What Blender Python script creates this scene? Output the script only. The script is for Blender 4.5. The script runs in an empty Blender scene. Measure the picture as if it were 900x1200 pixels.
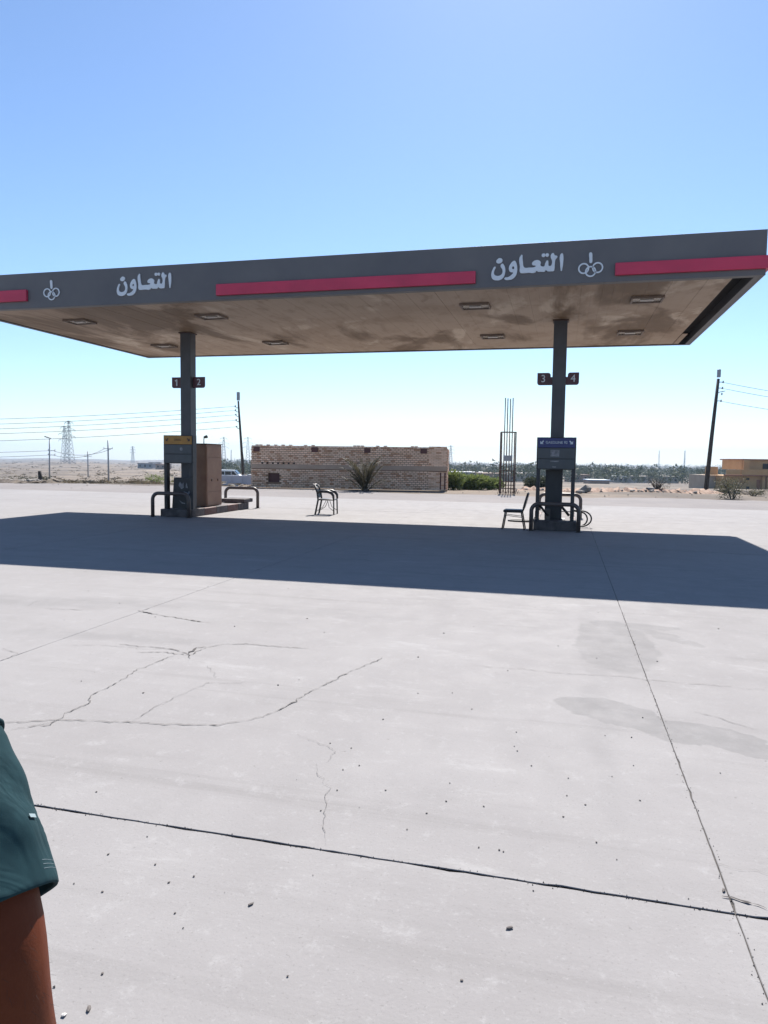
import bpy, bmesh, math, random
import numpy as np
from mathutils import Vector, Matrix
random.seed(7); RNG = np.random.default_rng(7)
S = bpy.context.scene
COL = S.collection

# ------------------------------------------------------------------ camera
# world axes follow the forecourt: +X along the canopy front (right), +Y away
# from the photographer, origin at the canopy's front right corner
HCAM, FPX, PITCH, ROLL, TH = 1.6, 834.25, .0748, .0133, -.2474
CAM = np.array([-3.280, -13.881, HCAM])
HEAD = np.array([math.sin(TH), math.cos(TH), 0.]); SIDE = np.array([math.cos(TH), -math.sin(TH), 0.])
ZUP = np.array([0, 0, 1.])
FW = HEAD*math.cos(PITCH)-ZUP*math.sin(PITCH); UP0 = HEAD*math.sin(PITCH)+ZUP*math.cos(PITCH)
RI = math.cos(ROLL)*SIDE+math.sin(ROLL)*UP0; UP = -math.sin(ROLL)*SIDE+math.cos(ROLL)*UP0
cam = bpy.data.cameras.new('camera'); cam_o = bpy.data.objects.new('camera', cam); COL.objects.link(cam_o)
cam.sensor_fit = 'VERTICAL'; cam.sensor_height = 36.0; cam.lens = FPX/1200*36.0
cam.clip_start = .05; cam.clip_end = 12000
M = Matrix.Identity(4)
for i in range(3):
    M[i][0] = RI[i]; M[i][1] = UP[i]; M[i][2] = -FW[i]; M[i][3] = CAM[i]
cam_o.matrix_world = M
S.camera = cam_o
ROTC = -TH                                    # z-rotation of things that face the camera heading

# ------------------------------------------------------------------ light
SUN_AZ, SUN_EL = -.068, math.radians(46.6)    # azimuth from +Y towards +X
w = bpy.data.worlds.new('World'); S.world = w; w.use_nodes = True
nt = w.node_tree; bg = nt.nodes['Background']
sky = nt.nodes.new('ShaderNodeTexSky'); sky.sky_type = 'NISHITA'; sky.sun_disc = False
sky.sun_elevation = SUN_EL; sky.sun_rotation = SUN_AZ
sky.air_density = .95; sky.dust_density = .2; sky.ozone_density = 5.5; sky.altitude = 0
nt.links.new(sky.outputs[0], bg.inputs[0]); bg.inputs[1].default_value = .076
sun = bpy.data.lights.new('sun', 'SUN'); sun.energy = 5.0; sun.angle = math.radians(.53); sun.color = (1, .955, .9)
sun_o = bpy.data.objects.new('sun', sun); COL.objects.link(sun_o)
sd = Vector((math.cos(SUN_EL)*math.sin(SUN_AZ), math.cos(SUN_EL)*math.cos(SUN_AZ), math.sin(SUN_EL)))
sun_o.rotation_euler = sd.to_track_quat('Z', 'Y').to_euler(); sun_o.location = (0, 30, 60)
vs = S.view_settings; vs.view_transform = 'Standard'; vs.look = 'None'; vs.gamma = 1; vs.exposure = 1.15
vs.use_curve_mapping = False
S.cycles.max_bounces = 8; S.cycles.diffuse_bounces = 4; S.cycles.volume_bounces = 0

# ------------------------------------------------------------------ pixel -> direction
def ray(x, y): return FW+RI*(x-450)/FPX+UP*(600-y)/FPX
def gz(x, y, z=0.): d = ray(x, y); return CAM+d*(z-HCAM)/d[2]
def gy(x, y, Y): d = ray(x, y); return CAM+d*(Y-CAM[1])/d[1]
def gd(x, y, D): return CAM+ray(x, y)*D
LPROF = [(0, 0), (42, 0), (60, -.9), (120, -2.9), (300, -5.7), (600, -8), (1500, -13), (2100, -12.2), (2600, -40), (6000, -90)]
RPROF = [(0, 0), (40, 0), (48, -.3), (60, -.9), (140, -3.2), (300, -7), (700, -9.3), (1500, -10.3), (2500, -10.5), (3200, -30), (6000, -90)]
def prof(P, D):
    xs = [a for a, b in P]; ys = [b for a, b in P]; return np.interp(D, xs, ys)
def hn(x, y):                                  # smooth undulation
    return (np.sin(x*.013+1.1)*np.cos(y*.011+.3)+.5*np.sin(x*.031+y*.027)+.35*np.sin(x*.0043-y*.006))
def zt(x, y):
    x = np.asarray(x, float); y = np.asarray(y, float)
    D = (x-CAM[0])*HEAD[0]+(y-CAM[1])*HEAD[1]
    a = (x-CAM[0])/np.maximum(y-CAM[1], 1.)
    t = np.clip((a+.62)/.17, 0, 1); t = t*t*(3-2*t)
    z = prof(LPROF, D)*(1-t)+prof(RPROF, D)*t
    k = np.clip((D-60)/300, 0, 1)
    z = z+hn(x, y)*k*np.clip(D/900, .15, 1.1)*(1.6-.9*t)
    return z-.08
def on_ground(px, D):
    d = ray(px, 545.); P = CAM+d*D; return np.array([P[0], P[1], float(zt(P[0], P[1]))])

# ------------------------------------------------------------------ materials
def nodes(name):
    m = bpy.data.materials.new(name); m.use_nodes = True
    return m, m.node_tree.nodes, m.node_tree.links, m.node_tree.nodes['Principled BSDF']
def mat(name, c, rough=.6, metal=0., var=.12, scale=6., c2=None, bump=0., bscale=60., spec=.5, contrast=(.35, .7), coord='Object', detail=6):
    m, N, L, b = nodes(name)
    b.inputs['Roughness'].default_value = rough; b.inputs['Metallic'].default_value = metal
    b.inputs['Specular IOR Level'].default_value = spec
    if coord == 'World': tc = N.new('ShaderNodeNewGeometry').outputs['Position']
    else: tc = N.new('ShaderNodeTexCoord').outputs['Object']
    no = N.new('ShaderNodeTexNoise'); no.inputs['Scale'].default_value = scale; no.inputs['Detail'].default_value = detail
    no.inputs['Roughness'].default_value = .62
    L.new(tc, no.inputs['Vector'])
    r = N.new('ShaderNodeValToRGB'); r.color_ramp.elements[0].position = contrast[0]; r.color_ramp.elements[1].position = contrast[1]
    if c2 is None: ca = [v*(1-var) for v in c]; cb = [min(1, v*(1+var)) for v in c]
    else: ca, cb = c, c2
    r.color_ramp.elements[0].color = (*ca, 1); r.color_ramp.elements[1].color = (*cb, 1)
    L.new(no.outputs['Fac'], r.inputs['Fac']); L.new(r.outputs[0], b.inputs['Base Color'])
    if bump:
        n2 = N.new('ShaderNodeTexNoise'); n2.inputs['Scale'].default_value = bscale; n2.inputs['Detail'].default_value = 5
        L.new(tc, n2.inputs['Vector'])
        bp = N.new('ShaderNodeBump'); bp.inputs['Strength'].default_value = bump; bp.inputs['Distance'].default_value = .01
        L.new(n2.outputs['Fac'], bp.inputs['Height']); L.new(bp.outputs[0], b.inputs['Normal'])
    return m
MT = {}
MT['fascia'] = mat('fascia_paint', (.092, .09, .097), .6, c2=(.135, .128, .128), scale=.8, bump=.12, bscale=2.2, contrast=(.3, .75), coord='World')
MT['red'] = mat('red_panel', (.5, .025, .075), .45, var=.12, scale=1.5)
MT['white'] = mat('white_letter', (.62, .66, .7), .5, var=.06, scale=5)
MT['column'] = mat('column_paint', (.055, .056, .066), .5, var=.15, scale=2.5, bump=.04, bscale=20)
MT['column_dark'] = mat('column_cladding', (.022, .02, .024), .5, var=.2, scale=3)
MT['dark'] = mat('dark_metal', (.03, .026, .028), .5, var=.25, scale=8)
MT['black'] = mat('black_rubber', (.014, .013, .014), .55, var=.2, scale=20)
MT['hoop'] = mat('hoop_paint', (.062, .048, .046), .45, var=.3, scale=9, c2=(.1, .065, .05), contrast=(.45, .75))
MT['panel'] = mat('pump_panel', (.06, .064, .072), .4, var=.15, scale=3)
MT['blue'] = mat('blue_sign', (.011, .018, .13), .35, var=.1, scale=4)
MT['yellow'] = mat('yellow_sign', (.4, .18, .022), .4, var=.15, scale=5)
MT['plate'] = mat('number_plate_red', (.075, .009, .018), .4, var=.15, scale=6)
MT['brown'] = mat('brown_cabinet', (.21, .1, .055), .55, c2=(.28, .155, .092), scale=2.2, bump=.03)
MT['brown_dark'] = mat('brown_seam', (.06, .03, .02), .6)
MT['fixture'] = mat('fixture_frame', (.15, .11, .085), .6)
MT['sticker'] = mat('sticker', (.3, .29, .3), .6, c2=(.1, .09, .1), scale=25)
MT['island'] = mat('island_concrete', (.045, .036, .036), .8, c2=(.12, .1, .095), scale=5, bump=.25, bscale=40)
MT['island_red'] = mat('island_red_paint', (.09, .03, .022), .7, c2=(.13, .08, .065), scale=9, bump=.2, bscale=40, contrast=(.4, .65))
MT['glass'] = mat('lamp_glass', (.2, .17, .14), .25, var=.2, scale=10)
MT['wood'] = mat('pole_wood', (.055, .045, .04), .85, var=.3, scale=3, bump=.3, bscale=25)
MT['galv'] = mat('galvanised', (.3, .31, .33), .5, metal=.3, var=.15)
MT['wire'] = mat('wire', (.06, .06, .07), .6)
MT['rebar'] = mat('rusty_rebar', (.07, .035, .026), .85, c2=(.13, .08, .06), scale=7)
MT['plastic'] = mat('black_plastic', (.012, .011, .013), .45, var=.2)
MT['cloth'] = mat('pale_cloth', (.45, .43, .4), .9, var=.15, scale=30, bump=.3)
MT['rock'] = mat('rubble_stone', (.17, .15, .13), .9, c2=(.29, .265, .24), scale=2, bump=.4, bscale=15, coord='World')
MT['pebble'] = mat('pebble_dark', (.07, .06, .055), .85, c2=(.15, .13, .12), scale=30)
MT['pebble_pale'] = mat('pebble_pale', (.5, .47, .44), .85, scale=30)
MT['crack'] = mat('crack_dirt', (.08, .072, .068), .95, c2=(.15, .138, .13), scale=25, coord='World')
MT['crack_dark'] = mat('crack_dirt_dark', (.035, .03, .03), .95, c2=(.09, .08, .075), scale=30, coord='World')
MT['joint'] = mat('joint_bitumen', (.022, .02, .019), .95, c2=(.075, .068, .062), scale=14, coord='World', bump=.4, bscale=80, spec=.05)
MT['villa'] = mat('villa_render', (.44, .25, .11), .85, c2=(.52, .32, .15), scale=.6, coord='World')
MT['villa_trim'] = mat('villa_trim', (.3, .13, .07), .85)
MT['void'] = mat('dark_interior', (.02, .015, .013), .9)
MT['maroon'] = mat('maroon_shutter', (.09, .03, .025), .7)
MT['mud'] = mat('cement_band', (.36, .26, .19), .9, c2=(.46, .34, .26), scale=1.5, bump=.3, bscale=20, coord='World')
MT['block'] = mat('block_wall', (.42, .42, .46), .9, var=.12, scale=1.3, coord='World', bump=.2)
MT['van'] = mat('van_paint', (.7, .72, .73), .3, var=.04)
MT['vanglass'] = mat('van_glass', (.02, .025, .03), .1)
MT['house'] = [mat('house_%d' % i, c, .9, var=.15, scale=.4, coord='World') for i, c in enumerate([(.34, .28, .22), (.4, .36, .32), (.3, .2, .15), (.22, .22, .24)])]
MT['roofblue'] = mat('roof_bluegrey', (.28, .36, .46), .5)
MT['roofwhite'] = mat('roof_white', (.7, .7, .7), .6)
MT['skin'] = mat('skin', (.085, .018, .006), .62, c2=(.11, .028, .01), scale=22, bump=.05, bscale=350, spec=.15)
MT['shirt'] = mat('teal_shirt', (.0065, .026, .0325), .92, c2=(.009, .033, .04), scale=60, bump=.06, bscale=900, spec=.15)
def cloth_folds(m):
    N, L = m.node_tree.nodes, m.node_tree.links; b = N['Principled BSDF']; tc = N.new('ShaderNodeTexCoord')
    mp = N.new('ShaderNodeMapping'); mp.inputs['Scale'].default_value = (1, 1, .45); mp.inputs['Rotation'].default_value = (.3, .5, 0); L.new(tc.outputs['Object'], mp.inputs[0])
    n = N.new('ShaderNodeTexNoise'); n.inputs['Scale'].default_value = 16; n.inputs['Detail'].default_value = 3; n.inputs['Distortion'].default_value = .8; L.new(mp.outputs[0], n.inputs['Vector'])
    bp = N.new('ShaderNodeBump'); bp.inputs['Strength'].default_value = .55; bp.inputs['Distance'].default_value = .016; L.new(n.outputs['Fac'], bp.inputs['Height'])
    old = b.inputs['Normal'].links[0].from_socket; L.new(old, bp.inputs['Normal']); L.new(bp.outputs[0], b.inputs['Normal'])
    b.inputs['Sheen Weight'].default_value = .0
cloth_folds(MT['shirt'])
MT['stitch'] = mat('pale_stitch', (.2, .26, .28), .8)
MT['trouser'] = mat('dark_trouser', (.03, .033, .045), .9)
MT['shoe'] = mat('shoe', (.03, .025, .02), .6)
MT['hair'] = mat('hair', (.012, .01, .009), .7)
MT['eye'] = mat('eye', (.6, .58, .55), .3)
def foliage(name, c, c2, trans=.25):
    m, N, L, b = nodes(name)
    oi = N.new('ShaderNodeNewGeometry')
    mx = N.new('ShaderNodeMix'); mx.data_type = 'RGBA'
    mx.inputs[6].default_value = (*c, 1); mx.inputs[7].default_value = (*c2, 1)
    L.new(oi.outputs['Random Per Island'], mx.inputs[0]); L.new(mx.outputs[2], b.inputs['Base Color'])
    b.inputs['Roughness'].default_value = .7; b.inputs['Specular IOR Level'].default_value = .25
    tr = N.new('ShaderNodeBsdfTranslucent'); L.new(mx.outputs[2], tr.inputs[0])
    ms = N.new('ShaderNodeMixShader'); ms.inputs[0].default_value = trans
    out = N['Material Output']; L.new(b.outputs[0], ms.inputs[1]); L.new(tr.outputs[0], ms.inputs[2]); L.new(ms.outputs[0], out.inputs[0])
    return m
MT['leaf'] = foliage('leaf_green', (.085, .12, .03), (.2, .235, .08), .4)
MT['leaf_far'] = foliage('leaf_far', (.03, .042, .022), (.07, .08, .045))
MT['leaf_dry'] = foliage('leaf_dry', (.09, .07, .045), (.16, .13, .085))
MT['leaf_grey'] = foliage('leaf_grey', (.09, .09, .05), (.17, .155, .1))
MT['palm'] = foliage('palm_leaf', (.045, .042, .024), (.1, .085, .055))

def concrete_material():
    m, N, L, b = nodes('forecourt_concrete')
    pos = N.new('ShaderNodeNewGeometry').outputs['Position']
    def noise(s, d=6, r=.6, vec=None):
        n = N.new('ShaderNodeTexNoise'); n.inputs['Scale'].default_value = s; n.inputs['Detail'].default_value = d; n.inputs['Roughness'].default_value = r
        L.new(vec or pos, n.inputs['Vector']); return n
    def ramp(f, a, bb, lo=0., hi=1.):
        n = N.new('ShaderNodeMapRange'); n.interpolation_type = 'SMOOTHSTEP'
        n.inputs[1].default_value = a; n.inputs[2].default_value = bb; n.inputs[3].default_value = lo; n.inputs[4].default_value = hi
        L.new(f, n.inputs[0]); return n.outputs[0]
    def mix(fac, A, B, mode='MIX'):
        n = N.new('ShaderNodeMix'); n.data_type = 'RGBA'; n.blend_type = mode
        if isinstance(fac, float): n.inputs[0].default_value = fac
        else: L.new(fac, n.inputs[0])
        for k, v in ((6, A), (7, B)):
            if isinstance(v, tuple): n.inputs[k].default_value = (*v, 1)
            else: L.new(v, n.inputs[k])
        return n.outputs[2]
    st = N.new('ShaderNodeMapping'); st.inputs['Scale'].default_value = (.35, 1.6, 1); L.new(pos, st.inputs[0])
    s2 = N.new('ShaderNodeMapping'); s2.inputs['Scale'].default_value = (.12, 2.6, 1); L.new(pos, s2.inputs[0])
    s3 = N.new('ShaderNodeMapping'); s3.inputs['Scale'].default_value = (.45, 1.4, 1); L.new(pos, s3.inputs[0])
    c = mix(ramp(noise(.35).outputs[0], .3, .7), (.2304, .2196, .2151), (.252, .2412, .2367))
    c = mix(ramp(noise(2.2, 8, .7).outputs[0], .45, .75, 0, .4), c, (.2052, .1953, .1908))
    c = mix(ramp(noise(1.1, 6, .65, st.outputs[0]).outputs[0], .54, .78, 0, .5), c, (.189, .18, .1746))
    c = mix(ramp(noise(1.0, 7, .7, s2.outputs[0]).outputs[0], .53, .72, 0, .55), c, (.18, .171, .1656))
    c = mix(ramp(noise(1.3, 8, .75, s3.outputs[0]).outputs[0], .57, .68, 0, .6), c, (.297, .288, .2826))
    c = mix(ramp(noise(7, 9, .8).outputs[0], .53, .68, 0, .6), c, (.2925, .2844, .2799))
    c = mix(ramp(noise(38, 6, .8).outputs[0], .56, .68, 0, .45), c, (.315, .306, .3015))
    c = mix(ramp(noise(90, 4, .7).outputs[0], .56, .72, 0, .5), c, (.153, .1449, .1395))
    c = mix(ramp(noise(26, 3, .6).outputs[0], .69, .74, 0, .5), c, (.135, .1278, .1224))
    # damp / oil stains with outlines of their own
    dn = noise(2.3, 4); wob = N.new('ShaderNodeVectorMath'); wob.operation = 'MULTIPLY_ADD'
    L.new(dn.outputs['Color'], wob.inputs[0]); wob.inputs[1].default_value = (.34, .34, 0); L.new(pos, wob.inputs[2])
    stains = [((-2.8+.17, -7.35+.17), 0, (.36, .95), .8), ((-2.45+.17, -6.6+.17), -.3, (.3, .12), .8), ((-2.3+.17, -7.0+.17), -.9, (.36, .08), .7),
              ((-2.95+.17, -9.2+.17), -.45, (.34, .2), 1.), ((-2.5+.17, -9.43+.17), -.2, (.4, .17), 1.), ((-1.9+.17, -9.68+.17), -.2, (.55, .1), 1.),
              ((-3.02+.17, -8.2+.17), 0, (.085, 2.6), .38), ((-9.0, -7.3), .2, (2.4, .3), .55), ((-6.9, -8.3), .1, (1.0, .12), .45),
              ((-5.4, -6.8), 0, (.9, .16), .3), ((-13.6, -4.7), .1, (2.4, .35), .4)]
    tot = None
    for (lx, ly), rot, (sx, sy), amt in stains:
        mp = N.new('ShaderNodeMapping'); mp.vector_type = 'TEXTURE'
        mp.inputs['Location'].default_value = (lx, ly, 0); mp.inputs['Rotation'].default_value = (0, 0, rot); mp.inputs['Scale'].default_value = (sx, sy, 1e3)
        L.new(wob.outputs[0], mp.inputs[0])
        ln = N.new('ShaderNodeVectorMath'); ln.operation = 'LENGTH'; L.new(mp.outputs[0], ln.inputs[0])
        v = ramp(ln.outputs['Value'], 1.06 if amt > .6 else 1.5, .94 if amt > .6 else .4, 0, amt)
        if tot is None: tot = v
        else:
            mm = N.new('ShaderNodeMath'); mm.operation = 'MAXIMUM'; L.new(tot, mm.inputs[0]); L.new(v, mm.inputs[1]); tot = mm.outputs[0]
    fd = N.new('ShaderNodeMath'); fd.operation = 'MULTIPLY'; L.new(tot, fd.inputs[0]); L.new(ramp(noise(5, 5).outputs[0], .25, .65, .25, .7), fd.inputs[1])
    c = mix(fd.outputs[0], c, (.166, .161, .158))
    L.new(c, b.inputs['Base Color'])
    L.new(ramp(noise(3, 4).outputs[0], .3, .7, .8, .95), b.inputs['Roughness']); b.inputs['Specular IOR Level'].default_value = .12
    b1 = N.new('ShaderNodeBump'); b1.inputs['Strength'].default_value = .35; b1.inputs['Distance'].default_value = .004
    L.new(noise(60, 8, .7).outputs[0], b1.inputs['Height'])
    b2 = N.new('ShaderNodeBump'); b2.inputs['Strength'].default_value = .07; b2.inputs['Distance'].default_value = .02
    L.new(noise(4, 4).outputs[0], b2.inputs['Height']); L.new(b1.outputs[0], b2.inputs['Normal'])
    L.new(b2.outputs[0], b.inputs['Normal'])
    return m
MT['concrete'] = concrete_material()

def ground_material(name, cols, scales, bump=.4):
    m, N, L, b = nodes(name)
    pos = N.new('ShaderNodeNewGeometry').outputs['Position']
    cur = None
    for (c, s, lo, hi, fac) in cols:
        if cur is None:
            rgb = N.new('ShaderNodeRGB'); rgb.outputs[0].default_value = (*c, 1); cur = rgb.outputs[0]; continue
        n = N.new('ShaderNodeTexNoise'); n.inputs['Scale'].default_value = s; n.inputs['Detail'].default_value = 9; n.inputs['Roughness'].default_value = .65
        L.new(pos, n.inputs['Vector'])
        mr = N.new('ShaderNodeMapRange'); mr.interpolation_type = 'SMOOTHSTEP'; mr.inputs[1].default_value = lo; mr.inputs[2].default_value = hi; mr.inputs[4].default_value = fac
        L.new(n.outputs['Fac'], mr.inputs[0])
        mx = N.new('ShaderNodeMix'); mx.data_type = 'RGBA'; L.new(mr.outputs[0], mx.inputs[0]); L.new(cur, mx.inputs[6]); mx.inputs[7].default_value = (*c, 1)
        cur = mx.outputs[2]
    L.new(cur, b.inputs['Base Color']); b.inputs['Roughness'].default_value = .95; b.inputs['Specular IOR Level'].default_value = .2
    n = N.new('ShaderNodeTexNoise'); n.inputs['Scale'].default_value = scales; n.inputs['Detail'].default_value = 8; L.new(pos, n.inputs['Vector'])
    bp = N.new('ShaderNodeBump'); bp.inputs['Strength'].default_value = bump; bp.inputs['Distance'].default_value = .03
    L.new(n.outputs['Fac'], bp.inputs['Height']); L.new(bp.outputs[0], b.inputs['Normal'])
    return m
MT['sand'] = ground_material('desert_sand', [((.1932, .1518, .115), 0, 0, 0, 0), ((.2484, .2024, .1564), .012, .4, .65, .8), ((.0736, .0598, .0497), .03, .38, .56, .85), ((.092, .0782, .069), .006, .45, .6, .6), ((.2484, .207, .161), .2, .5, .7, .5), ((.1288, .1058, .0828), 1.7, .5, .75, .6)], 6)
MT['asphalt'] = ground_material('dusty_asphalt', [((.1748, .161, .1564), 0, 0, 0, 0), ((.207, .1886, .1803), .25, .35, .65, .9), ((.1426, .1316, .1279), .6, .5, .75, .6), ((.2392, .218, .2052), 2.2, .55, .75, .5), ((.1104, .103, .0994), 30, .6, .8, .3)], 30, .3)

def soffit_material():
    m, N, L, b = nodes('soffit_panel_paint')
    pos = N.new('ShaderNodeNewGeometry').outputs['Position']
    mp = N.new('ShaderNodeMapping'); mp.inputs['Scale'].default_value = (1, .45, 1); L.new(pos, mp.inputs[0])
    cur = None
    for (c, s, lo, hi, fac, stretch) in [((.37, .275, .2), 0, 0, 0, 0, 0), ((.28, .193, .128), .35, .4, .68, .85, 0), ((.52, .42, .325), .9, .54, .64, .85, 1), ((.125, .072, .034), .42, .48, .58, .9, 1), ((.21, .138, .085), 3.0, .5, .7, .55, 1)]:
        if cur is None:
            r = N.new('ShaderNodeRGB'); r.outputs[0].default_value = (*c, 1); cur = r.outputs[0]; continue
        n = N.new('ShaderNodeTexNoise'); n.inputs['Scale'].default_value = s; n.inputs['Detail'].default_value = 8; n.inputs['Roughness'].default_value = .6; n.inputs['Distortion'].default_value = .6
        L.new(mp.outputs[0] if stretch else pos, n.inputs['Vector'])
        mr = N.new('ShaderNodeMapRange'); mr.interpolation_type = 'SMOOTHSTEP'; mr.inputs[1].default_value = lo; mr.inputs[2].default_value = hi; mr.inputs[4].default_value = fac
        L.new(n.outputs['Fac'], mr.inputs[0])
        mx = N.new('ShaderNodeMix'); mx.data_type = 'RGBA'; L.new(mr.outputs[0], mx.inputs[0]); L.new(cur, mx.inputs[6]); mx.inputs[7].default_value = (*c, 1); cur = mx.outputs[2]
    oi = N.new('ShaderNodeObjectInfo'); mr = N.new('ShaderNodeMapRange'); mr.inputs[3].default_value = .992; mr.inputs[4].default_value = 1.006
    L.new(oi.outputs['Random'], mr.inputs[0])
    mu = N.new('ShaderNodeMix'); mu.data_type = 'RGBA'; mu.blend_type = 'MULTIPLY'; mu.inputs[0].default_value = 1; L.new(cur, mu.inputs[6]); L.new(mr.outputs[0], mu.inputs[7])
    L.new(mu.outputs[2], b.inputs['Base Color']); b.inputs['Roughness'].default_value = .6; b.inputs['Specular IOR Level'].default_value = .3
    return m
MT['soffit'] = soffit_material()
def brick_material():
    m, N, L, b = nodes('pale_brick')
    at = N.new('ShaderNodeNewGeometry'); r = N.new('ShaderNodeValToRGB')
    e = r.color_ramp.elements; e[0].color = (.64, .37, .25, 1); e[1].color = (.86, .62, .46, 1)
    k = e.new(.35); k.color = (.8, .54, .38, 1); k = e.new(.03); k.color = (.5, .26, .15, 1)
    L.new(at.outputs['Random Per Island'], r.inputs[0])
    n = N.new('ShaderNodeTexNoise'); n.inputs['Scale'].default_value = 1.2; n.inputs['Detail'].default_value = 6; L.new(at.outputs['Position'], n.inputs['Vector'])
    mr = N.new('ShaderNodeMapRange'); mr.inputs[1].default_value = .35; mr.inputs[2].default_value = .7; mr.inputs[3].default_value = .85; mr.inputs[4].default_value = 1.08; L.new(n.outputs[0], mr.inputs[0])
    mu = N.new('ShaderNodeMix'); mu.data_type = 'RGBA'; mu.blend_type = 'MULTIPLY'; mu.inputs[0].default_value = 1; L.new(r.outputs[0], mu.inputs[6]); L.new(mr.outputs[0], mu.inputs[7])
    L.new(mu.outputs[2], b.inputs['Base Color']); b.inputs['Roughness'].default_value = .95
    return m
MT['brick'] = brick_material()
MT['mortar'] = mat('brick_core', (.2, .12, .075), .95, c2=(.28, .18, .11), scale=2, coord='World')

# ------------------------------------------------------------------ mesh helpers
class MB:
    def __init__(s): s.v = []; s.f = []
    def add(s, v, f):
        o = len(s.v); s.v += [tuple(map(float, p)) for p in v]; s.f += [tuple(i+o for i in q) for q in f]; return s
    def box(s, x0, x1, y0, y1, z0, z1, bev=0.):
        if bev <= 0:
            s.add([(x0, y0, z0), (x1, y0, z0), (x1, y1, z0), (x0, y1, z0), (x0, y0, z1), (x1, y0, z1), (x1, y1, z1), (x0, y1, z1)],
                  [(3, 2, 1, 0), (4, 5, 6, 7), (0, 1, 5, 4), (1, 2, 6, 5), (2, 3, 7, 6), (3, 0, 4, 7)]); return s
        bm = bmesh.new(); bmesh.ops.create_cube(bm, size=1)
        for v in bm.verts: v.co = ((x0+x1)/2+v.co.x*(x1-x0), (y0+y1)/2+v.co.y*(y1-y0), (z0+z1)/2+v.co.z*(z1-z0))
        bmesh.ops.bevel(bm, geom=bm.edges[:], offset=bev, segments=2, affect='EDGES', profile=.5)
        bm.verts.index_update(); s.add([v.co for v in bm.verts], [[v.index for v in f.verts] for f in bm.faces]); bm.free(); return s
    def tube(s, pts, r, n=10, cap=True):
        pts = [np.array(p, float) for p in pts]; rr = r if isinstance(r, (list, tuple, np.ndarray)) else [r]*len(pts)
        V = []; F = []; prev = None
        for i, p in enumerate(pts):
            t = pts[min(i+1, len(pts)-1)]-pts[max(i-1, 0)]; t = t/(np.linalg.norm(t)+1e-12)
            a = prev-t*(prev@t) if prev is not None else np.cross(t, ZUP if abs(t[2]) < .9 else np.array([1., 0, 0]))
            a = a/(np.linalg.norm(a)+1e-12); prev = a; c = np.cross(t, a)
            for k in range(n):
                q = 2*math.pi*k/n; V.append(p+rr[i]*(a*math.cos(q)+c*math.sin(q)))
        for i in range(len(pts)-1):
            for k in range(n): F.append((i*n+k, i*n+(k+1) % n, (i+1)*n+(k+1) % n, (i+1)*n+k))
        if cap: F.append(tuple(range(n-1, -1, -1))); F.append(tuple((len(pts)-1)*n+k for k in range(n)))
        return s.add(V, F)
    def bar(s, a, b, t=.02, n=4): return s.tube([a, b], t, n)
    def loft(s, rings, cap=True):
        n = len(rings[0]); V = [p for R in rings for p in R]; F = []
        for i in range(len(rings)-1):
            for k in range(n): F.append((i*n+k, i*n+(k+1) % n, (i+1)*n+(k+1) % n, (i+1)*n+k))
        if cap: F.append(tuple(range(n-1, -1, -1))); F.append(tuple((len(rings)-1)*n+k for k in range(n)))
        return s.add(V, F)
    def prism(s, poly, d0, d1, axis='y'):
        n = len(poly)
        def P(a, b, d): return (a, d, b) if axis == 'y' else ((d, a, b) if axis == 'x' else (a, b, d))
        return s.add([P(a, b, d0) for a, b in poly]+[P(a, b, d1) for a, b in poly],
                     [tuple(range(n-1, -1, -1)), tuple(range(n, 2*n))]+[(i, (i+1) % n, n+(i+1) % n, n+i) for i in range(n)])
    def mesh(s, name, smooth=False):
        me = bpy.data.meshes.new(name); me.from_pydata(s.v, [], s.f); me.update()
        bm = bmesh.new(); bm.from_mesh(me); bmesh.ops.recalc_face_normals(bm, faces=bm.faces[:]); bm.to_mesh(me); bm.free()
        if smooth: me.shade_smooth() if hasattr(me, 'shade_smooth') else me.polygons.foreach_set('use_smooth', [True]*len(me.polygons))
        return me
    def build(s, name, m, parent=None, smooth=False, loc=None, rotz=0.):
        return link(name, s.mesh(name, smooth), m, parent, loc, rotz)
def link(name, me, m=None, parent=None, loc=None, rotz=0.):
    if m and not me.materials: me.materials.append(m)
    o = bpy.data.objects.new(name, me); COL.objects.link(o)
    if parent is not None: o.parent = parent
    if loc is not None: o.location = loc
    if rotz: o.rotation_euler = (0, 0, rotz)
    return o
def tag(o, label=None, cat=None, group=None, kind=None):
    if label: o['label'] = label
    if cat: o['category'] = cat
    if group: o['group'] = group
    if kind: o['kind'] = kind
    return o
def thing(name, label, cat, loc=(0, 0, 0), rotz=0., group=None):
    o = bpy.data.objects.new(name, None); COL.objects.link(o); o.empty_display_size = .2
    o.location = tuple(loc); o.rotation_euler = (0, 0, rotz); return tag(o, label, cat, group)
def copy_tree(o, parent=None):
    c = o.copy(); COL.objects.link(c)
    if parent is not None: c.parent = parent
    for ch in [x for x in o.children]: copy_tree(ch, c)
    return c
def curve_mesh(name, loops, depth=.012, smooth=True, res=5):
    """2D loops (a,b) -> flat lettering mesh in the XY plane, holes by nesting"""
    cu = bpy.data.curves.new(name, 'CURVE'); cu.dimensions = '2D'; cu.fill_mode = 'BOTH'; cu.extrude = depth/2; cu.resolution_u = res
    for lp in loops:
        sp = cu.splines.new('BEZIER' if smooth else 'POLY')
        if smooth:
            sp.bezier_points.add(len(lp)-1)
            for p, (a, b) in zip(sp.bezier_points, lp): p.co = (a, b, 0); p.handle_left_type = p.handle_right_type = 'AUTO'
        else:
            sp.points.add(len(lp)-1)
            for p, (a, b) in zip(sp.points, lp): p.co = (a, b, 0, 1)
        sp.use_cyclic_u = True
    return to_mesh(cu, name)
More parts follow.
